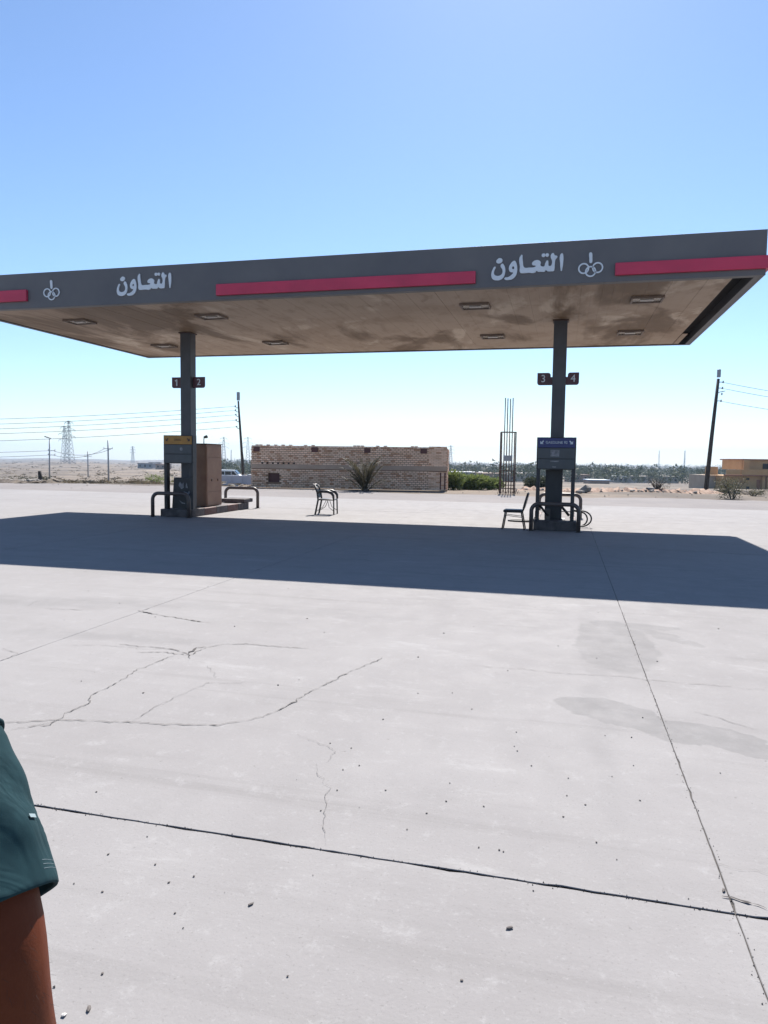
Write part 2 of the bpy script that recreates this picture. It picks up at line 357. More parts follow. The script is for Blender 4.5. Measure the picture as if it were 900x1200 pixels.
def text_mesh(name, body, size, depth=.006):
    cu = bpy.data.curves.new(name, 'FONT'); cu.body = body; cu.size = size; cu.extrude = depth/2; cu.align_x = 'CENTER'; cu.align_y = 'CENTER'
    return to_mesh(cu, name)
def to_mesh(cu, name):
    o = bpy.data.objects.new('tmp', cu); COL.objects.link(o)
    bpy.context.view_layer.update(); dg = bpy.context.evaluated_depsgraph_get()
    me = bpy.data.meshes.new_from_object(o.evaluated_get(dg)); me.name = name
    bpy.data.objects.remove(o); bpy.data.curves.remove(cu); return me
def stand(o, loc, rotz=0.):                      # stand flat lettering upright, facing -Y
    o.rotation_euler = (math.pi/2, 0, rotz); o.location = loc; return o
def rock_mesh(name, r, seed, flat=.6, sub=1):
    rn = np.random.default_rng(seed); bm = bmesh.new(); bmesh.ops.create_icosphere(bm, subdivisions=sub, radius=r)
    ax = rn.uniform(.7, 1.25, 3)
    for v in bm.verts:
        k = 1+rn.uniform(-.22, .22); v.co = (v.co.x*k*ax[0], v.co.y*k*ax[1], v.co.z*k*flat*ax[2]+r*flat*.5)
    me = bpy.data.meshes.new(name); bm.to_mesh(me); bm.free(); return me

# ================================================================== SETTING
# terrain: polar sheet round the camera
def build_ground():
    th = np.concatenate([np.linspace(-1.25, 1.25, 181), np.linspace(1.3, 2*math.pi-1.3, 40)])
    rr = np.concatenate([[0, 8, 16, 24, 30, 34, 37, 39, 41, 43, 45, 48, 52, 57], np.geomspace(63, 3400, 110), [4500, 6500, 9000]])
    V = []; F = []; n = len(th)
    for r in rr:
        for t in th:
            a = t+TH; x = CAM[0]+r*math.sin(a); y = CAM[1]+r*math.cos(a); V.append((x, y, 0))
    V = np.array(V); z = zt(V[:, 0], V[:, 1])
    D = np.hypot(V[:, 0]-CAM[0], V[:, 1]-CAM[1]); V[:, 2] = z+RNG.normal(0, 1, len(z))*np.clip((D-41)/200, 0, 1)*np.clip(D/700, .2, 1)*.22
    for i in range(len(rr)-1):
        for k in range(n): F.append((i*n+k, (i+1)*n+k, (i+1)*n+(k+1) % n, i*n+(k+1) % n))
    mb = MB(); mb.add(V, F); o = mb.build('ground', MT['sand'], smooth=True); tag(o, 'sandy desert ground dropping away beyond the road', 'ground', kind='structure')
build_ground()

def strip_sheet(name, x0, x1, y0, yfun, z, m, n=240):
    V = []; F = []
    for i in range(n+1):
        x = x0+(x1-x0)*i/n; V += [(x, y0, z), (x, yfun(x), z)]
    for i in range(n): F.append((2*i, 2*i+2, 2*i+3, 2*i+1))
    mb = MB(); mb.add(V, F); return mb.build(name, m)
rd = strip_sheet('road', -90, 70, 12.4, lambda x: 20.2+.9*math.sin(x*.21)+.5*math.sin(x*.83+1)+RNG.uniform(-.25, .25), -.03, MT['asphalt'], 420)
tag(rd, 'dusty grey strip of asphalt beyond the concrete', 'road', kind='structure')
fc = MB().box(-66, 52, -40, 13.05, -.2, -.045).build('forecourt', MT['joint'])
tag(fc, 'pale concrete forecourt of large cracked slabs', 'forecourt', kind='structure')

XJ = [-66]+[-2.64+4.83*k for k in range(-13, 12)]; XJ = [x for x in XJ if -66 <= x <= 52]
YJ = [-40, -22.4, -11.22, -.15, 7.05, 13.05]
def slab(x0, x1, y0, y1, gy0, gy1):
    """one concrete slab with a ragged, worn rim; gaps to its neighbours stay open"""
    near = abs((x0+x1)/2+3) < 22
    st = .06 if near and y0 < -2 else .25
    def side(a, b, fixed, gap, sgn, horizontal):
        n = max(4, int(abs(b-a)/st)); out = []
        ph = RNG.uniform(0, 9)
        for i in range(n):
            t = a+(b-a)*i/n; j = gap+RNG.uniform(-.001, .0014)*(2.2 if gap > .004 else 1)+.0006*math.sin(t*7+ph)
            if RNG.random() < (.05 if gap > .004 else .02): j += RNG.uniform(.002, .009)
            out.append((t, fixed+sgn*j) if horizontal else (fixed+sgn*j, t))
        return out
    gx = .0018
    P = side(x0+gx, x1-gx, y0, gy0, 1, True)+side(y0+gy0, y1-gy1, x1, gx, -1, False)+side(x1-gx, x0+gx, y1, gy1, -1, True)+side(y1-gy1, y0+gy0, x0, gx, 1, False)
    P = np.array(P); cx, cy = (x0+x1)/2, (y0+y1)/2; n = len(P)
    dz = RNG.uniform(-.002, .001)
    I = P.copy(); I[:, 0] -= np.sign(P[:, 0]-cx)*(np.abs(np.abs(P[:, 0]-cx)-(x1-x0)/2) < .03)*.0022; I[:, 1] -= np.sign(P[:, 1]-cy)*(np.abs(np.abs(P[:, 1]-cy)-(y1-y0)/2) < .03)*.0022
    V = [(a, b, dz) for a, b in I]+[(a, b, dz-.003) for a, b in P]+[(a, b, -.05) for a, b in P]
    F = [tuple(range(n))]+[(i, i+n, (i+1) % n+n, (i+1) % n) for i in range(n)]+[(i+n, i+2*n, (i+1) % n+2*n, (i+1) % n+n) for i in range(n)]
    me = bpy.data.meshes.new('slab'); me.from_pydata(V, [], F); me.update()
    me.materials.append(MT['concrete']); me.materials.append(MT['joint'])
    me.polygons.foreach_set('material_index', [0]*(1+n)+[1]*n)
    return link('slab', me, None, fc)
SLABS = []
for i in range(len(XJ)-1):
    for j in range(len(YJ)-1):
        g0 = .0042 if YJ[j] == -11.22 else .002; g1 = .0042 if YJ[j+1] == -11.22 else .002
        SLABS.append((XJ[i], XJ[i+1], YJ[j], YJ[j+1], slab(XJ[i], XJ[i+1], YJ[j], YJ[j+1], g0, g1)))
MT['filler'] = mat('joint_dust', (.06, .056, .053), .95, c2=(.13, .12, .115), scale=20, coord='World', spec=.1)
for x in XJ[1:]: MB().box(x-.012, x+.012, -39, 13, -.04, -.008).build('joint_filler', MT['filler'], fc)
def slab_at(x, y):
    for a, b, c, d, o in SLABS:
        if a <= x <= b and c <= y <= d: return o
    return fc
def crack(px, wid=.006, m='crack', jit=.02):
    """hairline crack traced as points on the floor: thin irregular strip of dirt-filled gap"""
    P = [gz(x, y)[:2] for x, y in px]; Q = []
    for a, b in zip(P[:-1], P[1:]):
        L = np.hypot(*(b-a)); n = max(2, int(L/.03))
        for k in range(n): Q.append(a+(b-a)*k/n)
    Q.append(P[-1]); Q = np.array(Q); n = len(Q)
    nz = np.cumsum(RNG.normal(0, 1, (n, 2)), axis=0); nz -= np.linspace(0, 1, n)[:, None]*nz[-1]; Q = Q+nz*jit*.2+RNG.normal(0, jit*.3, (n, 2))
    V = []; F = []
    for i in range(n):
        t = Q[min(i+1, n-1)]-Q[max(i-1, 0)]; t = t/(np.hypot(*t)+1e-9); nn = np.array([-t[1], t[0]])
        wv = .62*wid*RNG.uniform(.1, 1.3)*(1.8 if RNG.random() < .06 else 1)*min(1, .25+i/4, .25+(n-1-i)/4)
        V += [(*(Q[i]+nn*wv/2), .0035), (*(Q[i]-nn*wv/2), .0035)]
    for i in range(n-1): F.append((2*i, 2*i+1, 2*i+3, 2*i+2))
    mb = MB(); mb.add(V, F); c = Q[n//2]; return mb.build('crack', MT[m], slab_at(*c))
def z2(ox, oy, s, pts): return [(ox+a/s, oy+b/s) for a, b in pts]
Z = lambda pts: z2(0, 680, 1.9565, pts)
crack(Z([(0, 325), (60, 327), (130, 322), (290, 323), (390, 330), (500, 331), (600, 315), (650, 290), (700, 262), (780, 220), (878, 176)]), .011)
crack(Z([(30, 342), (118, 330), (150, 305), (205, 285), (210, 266), (270, 240), (320, 205), (400, 172)]), .011)
crack(Z([(300, 322), (355, 290), (420, 262), (480, 235), (570, 235)]), .006)
crack(Z([(310, 166), (380, 165), (430, 172), (470, 153), (510, 144), (560, 144), (620, 150), (710, 157)]), .014)
crack(Z([(260, 145), (330, 152), (400, 158), (430, 170), (436, 180)]), .012, 'crack_dark')
crack(Z([(430, 170), (450, 156), (470, 153)]), .03, 'crack_dark')
crack(Z([(318, 70), (350, 78), (400, 84), (440, 92), (480, 98)]), .02, 'crack')
crack(Z([(318, 70), (345, 76), (360, 78)]), .03, 'crack_dark')
crack(Z([(100, 65), (150, 67), (200, 69)]), .012)
crack(Z([(0, 184), (20, 178), (38, 168), (10, 158), (0, 160)]), .01)
crack(Z([(60, 60), (85, 48), (118, 43)]), .008)
crack(Z([(480, 195), (490, 210), (500, 213), (490, 225)]), .006)
crack(Z([(130, 150), (220, 148), (330, 156), (420, 160)]), .006)
crack([(19, 854), (45, 850), (65, 845)], .006)
crack(z2(340, 840, 5, [(50, 100), (120, 130), (190, 155), (250, 185), (262, 200), (240, 225), (220, 262)]), .004)
crack(z2(340, 840, 5, [(165, 272), (158, 325), (190, 350), (195, 385), (235, 405), (220, 460), (215, 560), (210, 650), (205, 750)]), .004)
crack(z2(640, 690, 3.46, [(-300, 310), (-150, 325), (0, 340), (110, 347), (210, 352), (330, 362), (420, 372), (520, 380), (700, 392), (900, 410)]), .006)
crack(z2(640, 690, 3.46, [(600, 500), (700, 525), (860, 575)]), .006)
crack(z2(760, 980, 5.457, [(400, 190), (520, 200), (640, 212), (764, 238)]), .004)
crack(z2(760, 980, 5.457, [(470, 385), (540, 402), (640, 425), (700, 440), (764, 470)]), .02, 'crack_dark', .008)
crack(z2(760, 980, 5.457, [(655, 905), (700, 925), (764, 932)]), .003)
crack(z2(0, 860, 3, [(110, 285), (140, 270), (165, 258)]), .002)
crack([(690, 640), (760, 643), (830, 647), (900, 652)], .02, 'crack_dark')
crack([(620, 628), (700, 641)], .012); crack([(840, 637), (880, 639), (910, 641)], .02, 'crack_dark')
crack([(120, 614), (132, 613)], .05, 'crack_dark'); crack([(420, 656), (436, 657)], .03, 'crack_dark')
for (x, y, L) in [(330, 590, 60), (440, 596, 90), (560, 601, 70), (720, 606, 120), (470, 589, 50), (40, 585, 90), (110, 590, 60), (780, 602, 60), (520, 596, 40)]:
    crack([(x, y), (x+L*.5, y+1.2), (x+L, y+3)], .03)

# ================================================================== CANOPY
CL, CD, ZS, HF = 17.02, 7.74, 4.873, .778
cn = thing('fuel_canopy', 'long flat grey filling station canopy on two columns with red bands and white lettering', 'canopy', (-8.5, 3.87, 0))
CO = np.array([-8.5, 3.87, 0.])
def cp(name, mb, m, parent=None, smooth=False):      # canopy part given in world coordinates
    o = mb.build(name, m, cn if parent is None else parent, smooth)
    o.location = tuple(-CO) if parent is None else (0, 0, 0)
    return o
T = .05
cp('fascia', MB().box(-CL, 0, 0, T, ZS, ZS+HF, .006), MT['fascia'])
cp('fascia', MB().box(-CL, 0, CD-T, CD, ZS, ZS+HF, .006), MT['fascia'])
cp('fascia', MB().box(-T, -.003, T+.002, CD-T-.002, ZS+.003, ZS+HF-.003), MT['fascia'])
cp('fascia', MB().box(-CL+.003, -CL+T, T+.002, CD-T-.002, ZS+.003, ZS+HF-.003), MT['fascia'])
cp('roof', MB().box(-CL+T+.01, -T-.01, T+.01, CD-T-.01, ZS+.45, ZS+.5), MT['dark'])
# bottom lips of the fascia
cp('lip', MB().box(-CL+.06, -.06, T+.003, .16, ZS+.002, ZS+.03), MT['fascia'])
cp('lip', MB().box(-CL+.06, -.06, CD-.13, CD-T-.003, ZS+.002, ZS+.03), MT['dark'])
cp('lip', MB().box(-.15, -T-.003, .165, CD-.135, ZS+.004, ZS+.03), MT['fascia'])
cp('lip', MB().box(-CL+T+.003, -CL+.13, .165, CD-.135, ZS+.004, ZS+.03), MT['dark'])
# soffit slats run front to back
xs = -CL+.14; wsl = .2; me_slat = None; k = 0
while xs+wsl < -.36:
    mb = MB(); g = .0004
    mb.prism([(-wsl/2+g, .02), (-wsl/2+g, .002), (-wsl/2+g+.004, 0), (wsl/2-g-.004, 0), (wsl/2-g, .002), (wsl/2-g, .02)], .17, CD-.14, 'y')
    if me_slat is None: me_slat = mb.mesh('soffit_panel')
    o = link('soffit_panel', me_slat, MT['soffit'], cn, (xs+wsl/2-CO[0], -CO[1], ZS+.02+RNG.uniform(-.002, .003))); xs += wsl; k += 1
XS_END = xs
o = cp('soffit_panel', MB().box(XS_END+.02, XS_END+.15, 6.0, CD-.15, ZS+.02, ZS+.034), MT['soffit']); o['label'] = 'peeled remnant of a soffit panel at the open slot'
# ceiling void over the missing slat
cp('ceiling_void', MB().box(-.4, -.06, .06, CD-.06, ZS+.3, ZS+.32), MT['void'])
# purlin edge visible in slot
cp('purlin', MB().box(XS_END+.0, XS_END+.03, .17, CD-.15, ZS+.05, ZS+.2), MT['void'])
# red bands
for x0, x1, z0, z1 in [(-10.45, -5.04, 4.95, 5.18), (-2.505, .05, 4.975, 5.195), (-CL-.05, -15.12, 5.03, 5.28)]:
    cp('red_band', MB().box(x0, x1, -.07, -.003, z0, z1, .008), MT['red'])
cp('red_band', MB().box(.003, .07, -.003, CD, 4.977, 5.193, .008), MT['red'])
# lettering traced from the fascia
def fas(ox, oy, s, pts): return [(lambda P: (P[0], P[2]))(gy(ox+a/s, oy+b/s, -.02)) for a, b in pts]
AR = [[(805, 66), (820, 62), (829, 90), (828, 160), (820, 215), (807, 247), (800, 225), (795, 160), (792, 95)],
      [(722, 58), (740, 82), (767, 92), (746, 128), (739, 175), (736, 222), (728, 246), (700, 251), (662, 250), (645, 238), (632, 253), (590, 256), (562, 255), (546, 246), (535, 262), (460, 267), (392, 271), (377, 268), (371, 200), (366, 112), (378, 90), (392, 76), (399, 112), (404, 165), (410, 200), (420, 212), (470, 212), (522, 207), (538, 196), (506, 186), (498, 170), (512, 148), (540, 134), (570, 135), (591, 156), (588, 186), (604, 200), (628, 197), (638, 168), (664, 136), (672, 160), (674, 190), (690, 196), (704, 184), (708, 132), (696, 104), (700, 76)],
      [(316, 140), (334, 165), (343, 210), (340, 260), (325, 300), (295, 330), (255, 342), (212, 337), (206, 326), (250, 311), (283, 288), (298, 266), (274, 260), (257, 240), (257, 205), (275, 170), (298, 146)],
      [(300, 198), (289, 208), (291, 224), (304, 228), (312, 214)],
      [(186, 170), (206, 190), (217, 225), (215, 265), (200, 310), (170, 338), (122, 347), (86, 335), (70, 305), (72, 265), (85, 230), (106, 202), (116, 206), (105, 235), (98, 262), (102, 285), (126, 299), (156, 297), (180, 279), (188, 255), (182, 225), (167, 198), (172, 180)],
      [(158, 112), (188, 132), (158, 168), (122, 152), (135, 125)],
      [(622, 62), (641, 79), (622, 101), (600, 84)], [(657, 61), (678, 76), (659, 98), (641, 80)]]
me = curve_mesh('lettering', [fas(568, 290, 9, l) for l in AR], .02)
o = link('lettering', me, MT['white'], cn); stand(o, (-CO[0], -.012-CO[1], 0)); o['label'] = 'white Arabic lettering reading التعاون near the right column'
o = link('lettering', me, MT['white'], cn); stand(o, (-CO[0]-8.09, -.012-CO[1], .052)); o['label'] = 'white Arabic lettering reading التعاون near the left column'
def circ(cx, cy, r, n=16): return [(cx+r*math.cos(2*math.pi*k/n), cy+r*math.sin(2*math.pi*k/n)) for k in range(n)]
for cxs, zb, lab in [((-3.058, -2.934, -2.812), (5.134, 5.074, 5.137), 'emblem of three white rings under a flame, right end of canopy front'), ((-14.611, -14.494, -14.381), (5.195, 5.125, 5.195), 'emblem of three white rings under a flame, left end of canopy front')]:
    em = None
    for x, z in zip(cxs, zb):
        me = curve_mesh('ring', [circ(x, z, .099), circ(x, z, .073)], .014)
        o = link('ring' if em else 'emblem', me, MT['white'], em or cn)
        if em is None: em = o; stand(o, (-CO[0], -.012-CO[1], 0)); o['label'] = lab
        else: o.location = (0, 0, .004)
    x = (cxs[1]); z0 = zb[1]+.15
    me = curve_mesh('flame', [[(x, z0), (x+.024, z0+.09), (x-.012, z0+.195), (x-.03, z0+.09)]], .012); link('flame', me, MT['white'], em)
# recessed lights
for x in (-15.0, -11.43, -5.24, -1.78):
    for y in (1.6, 5.43):
        fr = MB(); a, b, t = .31, .25, .035
        for (x0, x1, y0, y1) in [(-a, a, -b, -b+t), (-a, a, b-t, b), (-a, -a+t, -b+t, b-t), (a-t, a, -b+t, b-t)]: fr.box(x+x0, x+x1, y+y0, y+y1, ZS-.03, ZS+.018)
        f = cp('light_fixture', fr, MT['fixture'])
        lens = MB().box(x-a+t, x+a-t, y-b+t, y+b-t, ZS-.006, ZS+.012); link('lens', lens.mesh('lens'), MT['glass'], f)
        lens2 = MB().box(x-.13, x+.13, y-.06, y+.06, ZS-.03, ZS-.007, .01); link('reflector', lens2.mesh('reflector'), MT['pebble_pale'], f)
# columns
for x, xl in ((-3.475, .155), (-13.2, .15)):
    c = cp('column', MB().box(x-xl, x+xl, 3.635-.15, 3.635+.15, 0, ZS+.02, .012), MT['column'])
    link('collar', MB().box(x-xl-.03, x+xl+.03, 3.455, 3.815, ZS-.012, ZS+.015, .004).mesh('collar'), MT['brown_dark'], c)
    link('base_plate', MB().box(x-xl-.08, x+xl+.08, 3.405, 3.865, .2, .225, .004).mesh('base_plate'), MT['dark'], c)
def plate(x0, x1, z0, z1, flip, num, numx, square=False):
    w_, h_ = x1-x0, z1-z0
    r = .06
    P = []
    def arc(cx, cz, a0, a1): 
        for k in range(7): a = math.radians(a0+(a1-a0)*k/6); P.append((cx+r*math.cos(a), cz+r*math.sin(a)))
    # outline with a rounded lower outer corner and a rounded upper inner shoulder
    P.append((x0, z1)); 
    if square: P.append((x1, z1)); P.append((x1, z0))
    else:
        for k in range(7): a = math.radians(90-90*k/6); P.append((x1-.10+r*math.cos(a), z1-r+r*math.sin(a)))
        P.append((x1-.04, z1-.1)); P.append((x1, z1-.1)); P.append((x1, z0))
    for k in range(7): a = math.radians(270-90*k/6); P.append((x0+r+r*math.cos(a), z0+r+r*math.sin(a)))
    if flip: P = [(x0+x1-a, b) for a, b in P][::-1]
    o = cp('number_plate', MB().prism(P, 3.615, 3.645, 'y'), MT['plate'])
    me = text_mesh('numeral', num, .24, .01) if num != '1' else curve_mesh('numeral', [[(-.014, -.085), (.02, -.085), (.02, .088), (-.006, .088), (-.052, .058), (-.044, .032), (-.014, .046)]], .01, False); n = link('numeral', me, MT['white'], o); stand(n, (numx, 3.607, (z0+z1)/2)); n['label'] = 'white numeral '+num
    o['label'] = 'dark red plate numbered '+num
plate(-13.68, -13.35, 3.43, 3.72, False, '1', -13.53, True)
plate(-13.05, -12.70, 3.43, 3.72, True, '2', -12.87, True)
plate(-3.98, -3.63, 3.39, 3.68, False, '3', -3.84)
plate(-3.32, -3.02, 3.39, 3.68, True, '4', -3.155)

# ================================================================== PUMP ISLANDS
def island(x0, x1, y0, y1, h, label, seg):
    t = thing('fuel_island', label, 'island', ((x0+x1)/2, (y0+y1)/2, 0), group='raised fuel islands under the canopy')
    ox, oy = (x0+x1)/2, (y0+y1)/2
    def P(name, mb, m): o = mb.build(name, m, t); o.location = (-ox, -oy, 0); return o
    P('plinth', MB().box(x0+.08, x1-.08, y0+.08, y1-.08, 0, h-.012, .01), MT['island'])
    ys = [y0+(y1-y0)*k/seg for k in range(seg+1)]
    for k in range(seg):
        for (a, b) in ((x0, x0+.12), (x1-.12, x1)):
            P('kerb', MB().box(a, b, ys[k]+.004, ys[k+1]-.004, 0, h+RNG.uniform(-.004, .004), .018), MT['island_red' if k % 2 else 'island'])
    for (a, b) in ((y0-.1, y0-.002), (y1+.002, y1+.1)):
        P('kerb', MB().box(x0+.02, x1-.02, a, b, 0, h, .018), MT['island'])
    return t, P
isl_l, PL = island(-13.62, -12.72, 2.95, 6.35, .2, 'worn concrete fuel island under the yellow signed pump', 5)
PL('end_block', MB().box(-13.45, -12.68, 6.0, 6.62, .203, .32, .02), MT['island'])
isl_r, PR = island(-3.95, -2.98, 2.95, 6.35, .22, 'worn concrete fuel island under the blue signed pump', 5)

def hoop(x0, x1, y, h, label, r=.048, rad=.17):
    t = thing('guard_hoop', label, 'guard rail', ((x0+x1)/2, y, 0), group='bent steel guard hoops at the fuel islands')
    W = (x1-x0)/2; P = [(-W, 0, 0)]
    for k in range(9): a = math.pi-math.pi/2*k/8; P.append((-W+rad+rad*math.cos(a), 0, h-rad+rad*math.sin(a)))
    for k in range(9): a = math.pi/2-math.pi/2*k/8; P.append((W-rad+rad*math.cos(a), 0, h-rad+rad*math.sin(a)))
    P.append((W, 0, 0)); MB().tube(P, r, 14).build('rail', MT['hoop'], t, True)
    for sx in (-W, W): MB().tube([(sx, 0, .001), (sx, 0, .012)], .085, 14).build('foot_plate', MT['dark'], t)
hoop(-13.73, -12.68, 2.7, .62, 'dark steel guard hoop at front of the yellow signed pump')
hoop(-13.68, -12.58, 6.75, .62, 'dark steel guard hoop at rear of the island with the brown cabinet')
hoop(-3.99, -2.94, 2.7, .62, 'dark steel guard hoop in front of the blue signed pump')
hoop(-3.95, -2.82, 6.75, .66, 'dark steel guard hoop half hidden behind the blue signed pump')

def portal(x0, x1, y, zb, signm, label, words, wordm, signlab):
    t = thing('pump_frame', label, 'pump', ((x0+x1)/2, y, zb), group='pump frames with sign headers')
    W = (x1-x0)/2; z = lambda a: a-zb
    def P(name, mb, m, par=None): return mb.build(name, m, par or t)
    for sx in (-1, 1):
        P('post', MB().box(sx*W-(.085 if sx > 0 else 0), sx*W+(0 if sx > 0 else .085), .0, .16, 0, z(1.40), .008), MT['dark'])
    hd = P('header_box', MB().box(-W-.005, W+.005, .0, .2, z(1.40), z(2.14), .008), MT['dark'])
    s = P('sign_panel', MB().box(-W+.02, W-.02, -.018, -.002, z(1.905), z(2.12), .004), signm); s['label'] = signlab
    P('lower_panel', MB().box(-W+.025, W-.025, -.014, -.002, z(1.655), z(1.89), .004), MT['panel'])
    P('lower_panel', MB().box(-W+.025, W-.025, -.014, -.002, z(1.42), z(1.64), .004), MT['panel'])
    me = text_mesh('lettering', words, .082 if len(words) > 7 else .07, .003); l = link('lettering', me, wordm, s); stand(l, (0, -.021, z(2.02))); l['label'] = words+' lettering'
    for sx in (-1, 1):
        a = [(0, 0), (.075, 0), (.05, .022), (.085, .065), (.065, .082), (.026, .042), (0, .07)]
        a = [(sx*(W-.135-q*1.0) if sx < 0 else W-.135+.0-q+.085, r_) for q, r_ in a] if False else [(sx*(W-.07-q), r_-.035) for q, r_ in a]
        mb = MB().prism(a, -.024, -.019, 'y'); o = mb.build('arrow', wordm, s); o.location = (0, 0, z(2.02))
    return t, W, z
pr, Wp, zp = portal(-3.915, -3.045, 2.98, .22, MT['blue'], 'tall dark pump frame with blue sign header in front of right column', 'GASOLINE 92', MT['white'], 'blue gasoline sign with white arrows')
MB().box(-.13, .07, -.018, -.0145, zp(1.70), zp(1.85)).build('display', MT['sticker'], pr)
MB().box(-.13, .06, -.018, -.0145, zp(1.575), zp(1.605)).build('display', MT['sticker'], pr)
MB().box(-.08, .0, -.018, -.0145, zp(1.45), zp(1.475)).build('display', MT['sticker'], pr)
MB().box(-.235, .155, .45, .49, zp(.225), zp(1.39), .006).build('back_panel', MT['column_dark'], pr)
MB().tube([(-.36, .08, .35), (-.3, .05, .3), (-.22, .05, .2), (-.14, .1, .12)], .03, 8).build('nozzle', MT['black'], pr, True)
MB().tube([(.16, .1, .32), (.25, .08, .22), (.33, .08, .12)], .03, 8).build('nozzle', MT['black'], pr, True)
MB().box(-.44, -.36, -.03, .1, .1, .22, .01).build('nozzle_holder', MT['dark'], pr)
MB().box(.36, .44, -.03, .1, .1, .22, .01).build('nozzle_holder', MT['dark'], pr)
MB().box(-.2, -.1, .1, .2, .005, .26, .01).build('pipe_stub', MT['hoop'], pr)
pl, Wp, zp = portal(-13.56, -12.715, 2.98, .2, MT['yellow'], 'tall dark pump frame with yellow sign header in front of left column', 'DIESEL', MT['brown_dark'], 'worn yellow sign with dark arrows')
MB().tube([(.1, -.016, zp(1.78)), (.1, -.008, zp(1.78))], .045, 12).build('display', MT['sticker'], pl)
# board with torn stickers standing in the left frame
bt = thing('sticker_board', 'dark upright panel with torn pale stickers inside the left pump frame', 'panel', (-13.07, 3.12, .2))
MB().prism([(-.345, .0), (.22, 0), (.22, .83), (-.28, .83)], 0, .08, 'y').build('board', MT['column_dark'], bt)
for pts in [[(-.15, .62), (-.1, .72), (-.04, .64), (.0, .7), (.01, .56), (-.06, .52)], [(.06, .56), (.09, .70), (.13, .55)], [(-.05, .42), (.02, .46), (.12, .43), (.17, .49), (.19, .42), (.12, .37), (.02, .39)], [(-.12, .22), (-.04, .17), (.05, .15), (.04, .13), (-.06, .14)]]:
    MB().prism(pts, -.005, -.001, 'y').build('sticker', MT['sticker'], bt)
# brown dispenser cabinet
cb = thing('dispenser_cabinet', 'tall brown metal dispenser cabinet behind the left column', 'cabinet', (-13.25, 4.62, .2))
MB().box(-.29, .29, -.455, .455, .0, 1.73, .012).build('body', MT['brown'], cb)
for z0, z1 in ((.04, .40), (.415, 1.36), (1.375, 1.68)): 
    d = MB().box(.292, .304, -.43, .43, z0, z1, .003).build('door', MT['brown'], cb)
    if z0 == .415:
        for yy in (-.18, .18): MB().box(.305, .32, yy-.015, yy+.015, .42+.28, .42+.34, .003).build('handle', MT['brown_dark'], d)
MB().box(-.26, .26, -.463, -.457, .05, 1.66, .002).build('door', MT['brown'], cb)
MB().box(-.31, .31, -.475, .475, 1.731, 1.755, .004).build('top_cap', MT['brown_dark'], cb)
MB().tube([(.2, -.42, 1.75), (.2, -.42, 1.86), (.21, -.43, 1.91), (.25, -.44, 1.93)], .012, 8).build('lamp_stem', MT['dark'], cb, True)
MB().tube([(.22, -.44, 1.925), (.31, -.45, 1.945)], [.03, .045], 10).build('lamp_head', MT['black'], cb)
# hoses on the right pump
def hose(loop, label, loc, r=.018):
    o = MB().tube([np.array(p)-np.array(loc) for p in loop], r, 8).build('fuel_hose', MT['black'], None, True, loc); tag(o, label, 'hose', 'black rubber fuel hoses'); return o
def hloop(y, rx, rz, cx, cz, a0, a1, n=24, lean=.0): return [(cx+rx*math.cos(math.radians(a0+(a1-a0)*k/n)), y+lean*math.sin(math.radians(a0+(a1-a0)*k/n)), cz+rz*math.sin(math.radians(a0+(a1-a0)*k/n))) for k in range(n+1)]
hose([(-3.05, 3.9, .42)]+hloop(3.95, .24, .19, -2.86, .215, 105, -120)+[(-3.1, 3.95, .24)], 'outer black hose loop hanging beside the blue signed pump', (-2.86, 3.95, 0))
hose([(-3.05, 4.05, .4)]+hloop(4.1, .17, .17, -2.88, .195, 105, -120)+[(-3.12, 4.1, .24)], 'inner black hose loop hanging beside the blue signed pump', (-2.88, 4.1, 0))
hose([(-3.9, 5.2, .24), (-4.0, 5.2, .1)]+[(-4.35+.33*math.cos(a), 5.1+.2*math.sin(a), .022) for a in np.linspace(.3, 5.9, 26)], 'black hose lying in a flat loop behind the side chair', (-4.35, 5.1, 0), .022)

# ================================================================== CHAIRS
def rot2(x, y, a): return x*math.cos(a)-y*math.sin(a), x*math.sin(a)+y*math.cos(a)
# padded side chair, facing local -X
sc = thing('side_chair', 'black padded side chair beside the blue signed pump', 'chair', (-4.40, 2.95, 0), -.02)
MB().box(-.25, .21, -.21, .21, .405, .475, .03).build('seat', MT['plastic'], sc, True)
for sy in (-.19, .19):
    MB().tube([(-.27, sy*1.05, 0), (-.2, sy, .41), (-.1, sy, .425)], .016, 8).build('leg', MT['plastic'], sc, True)
    MB().tube([(.28, sy*1.05, 0), (.2, sy, .40), (.24, sy*.9, .5), (.34, sy*.85, .88)], .016, 8).build('leg', MT['plastic'], sc, True)
    MB().tube([(-.215, sy, .34), (.21, sy, .3)], .008, 6).build('stretcher', MT['dark'], sc)
ob = []
for k in range(20):
    a = 2*math.pi*k/20; ob.append((.19*math.copysign(abs(math.cos(a))**.6, math.cos(a)), .19*math.copysign(abs(math.sin(a))**.6, math.sin(a))))
V0 = [(.27+.045*0+b*.28+.0, a, .69+b) for a, b in ob]; V1 = [(p[0]+.045, p[1], p[2]-.01) for p in V0]
MB().loft([V0, V1]).build('backrest', MT['plastic'], sc); sc.scale = (.93, .95, .97)
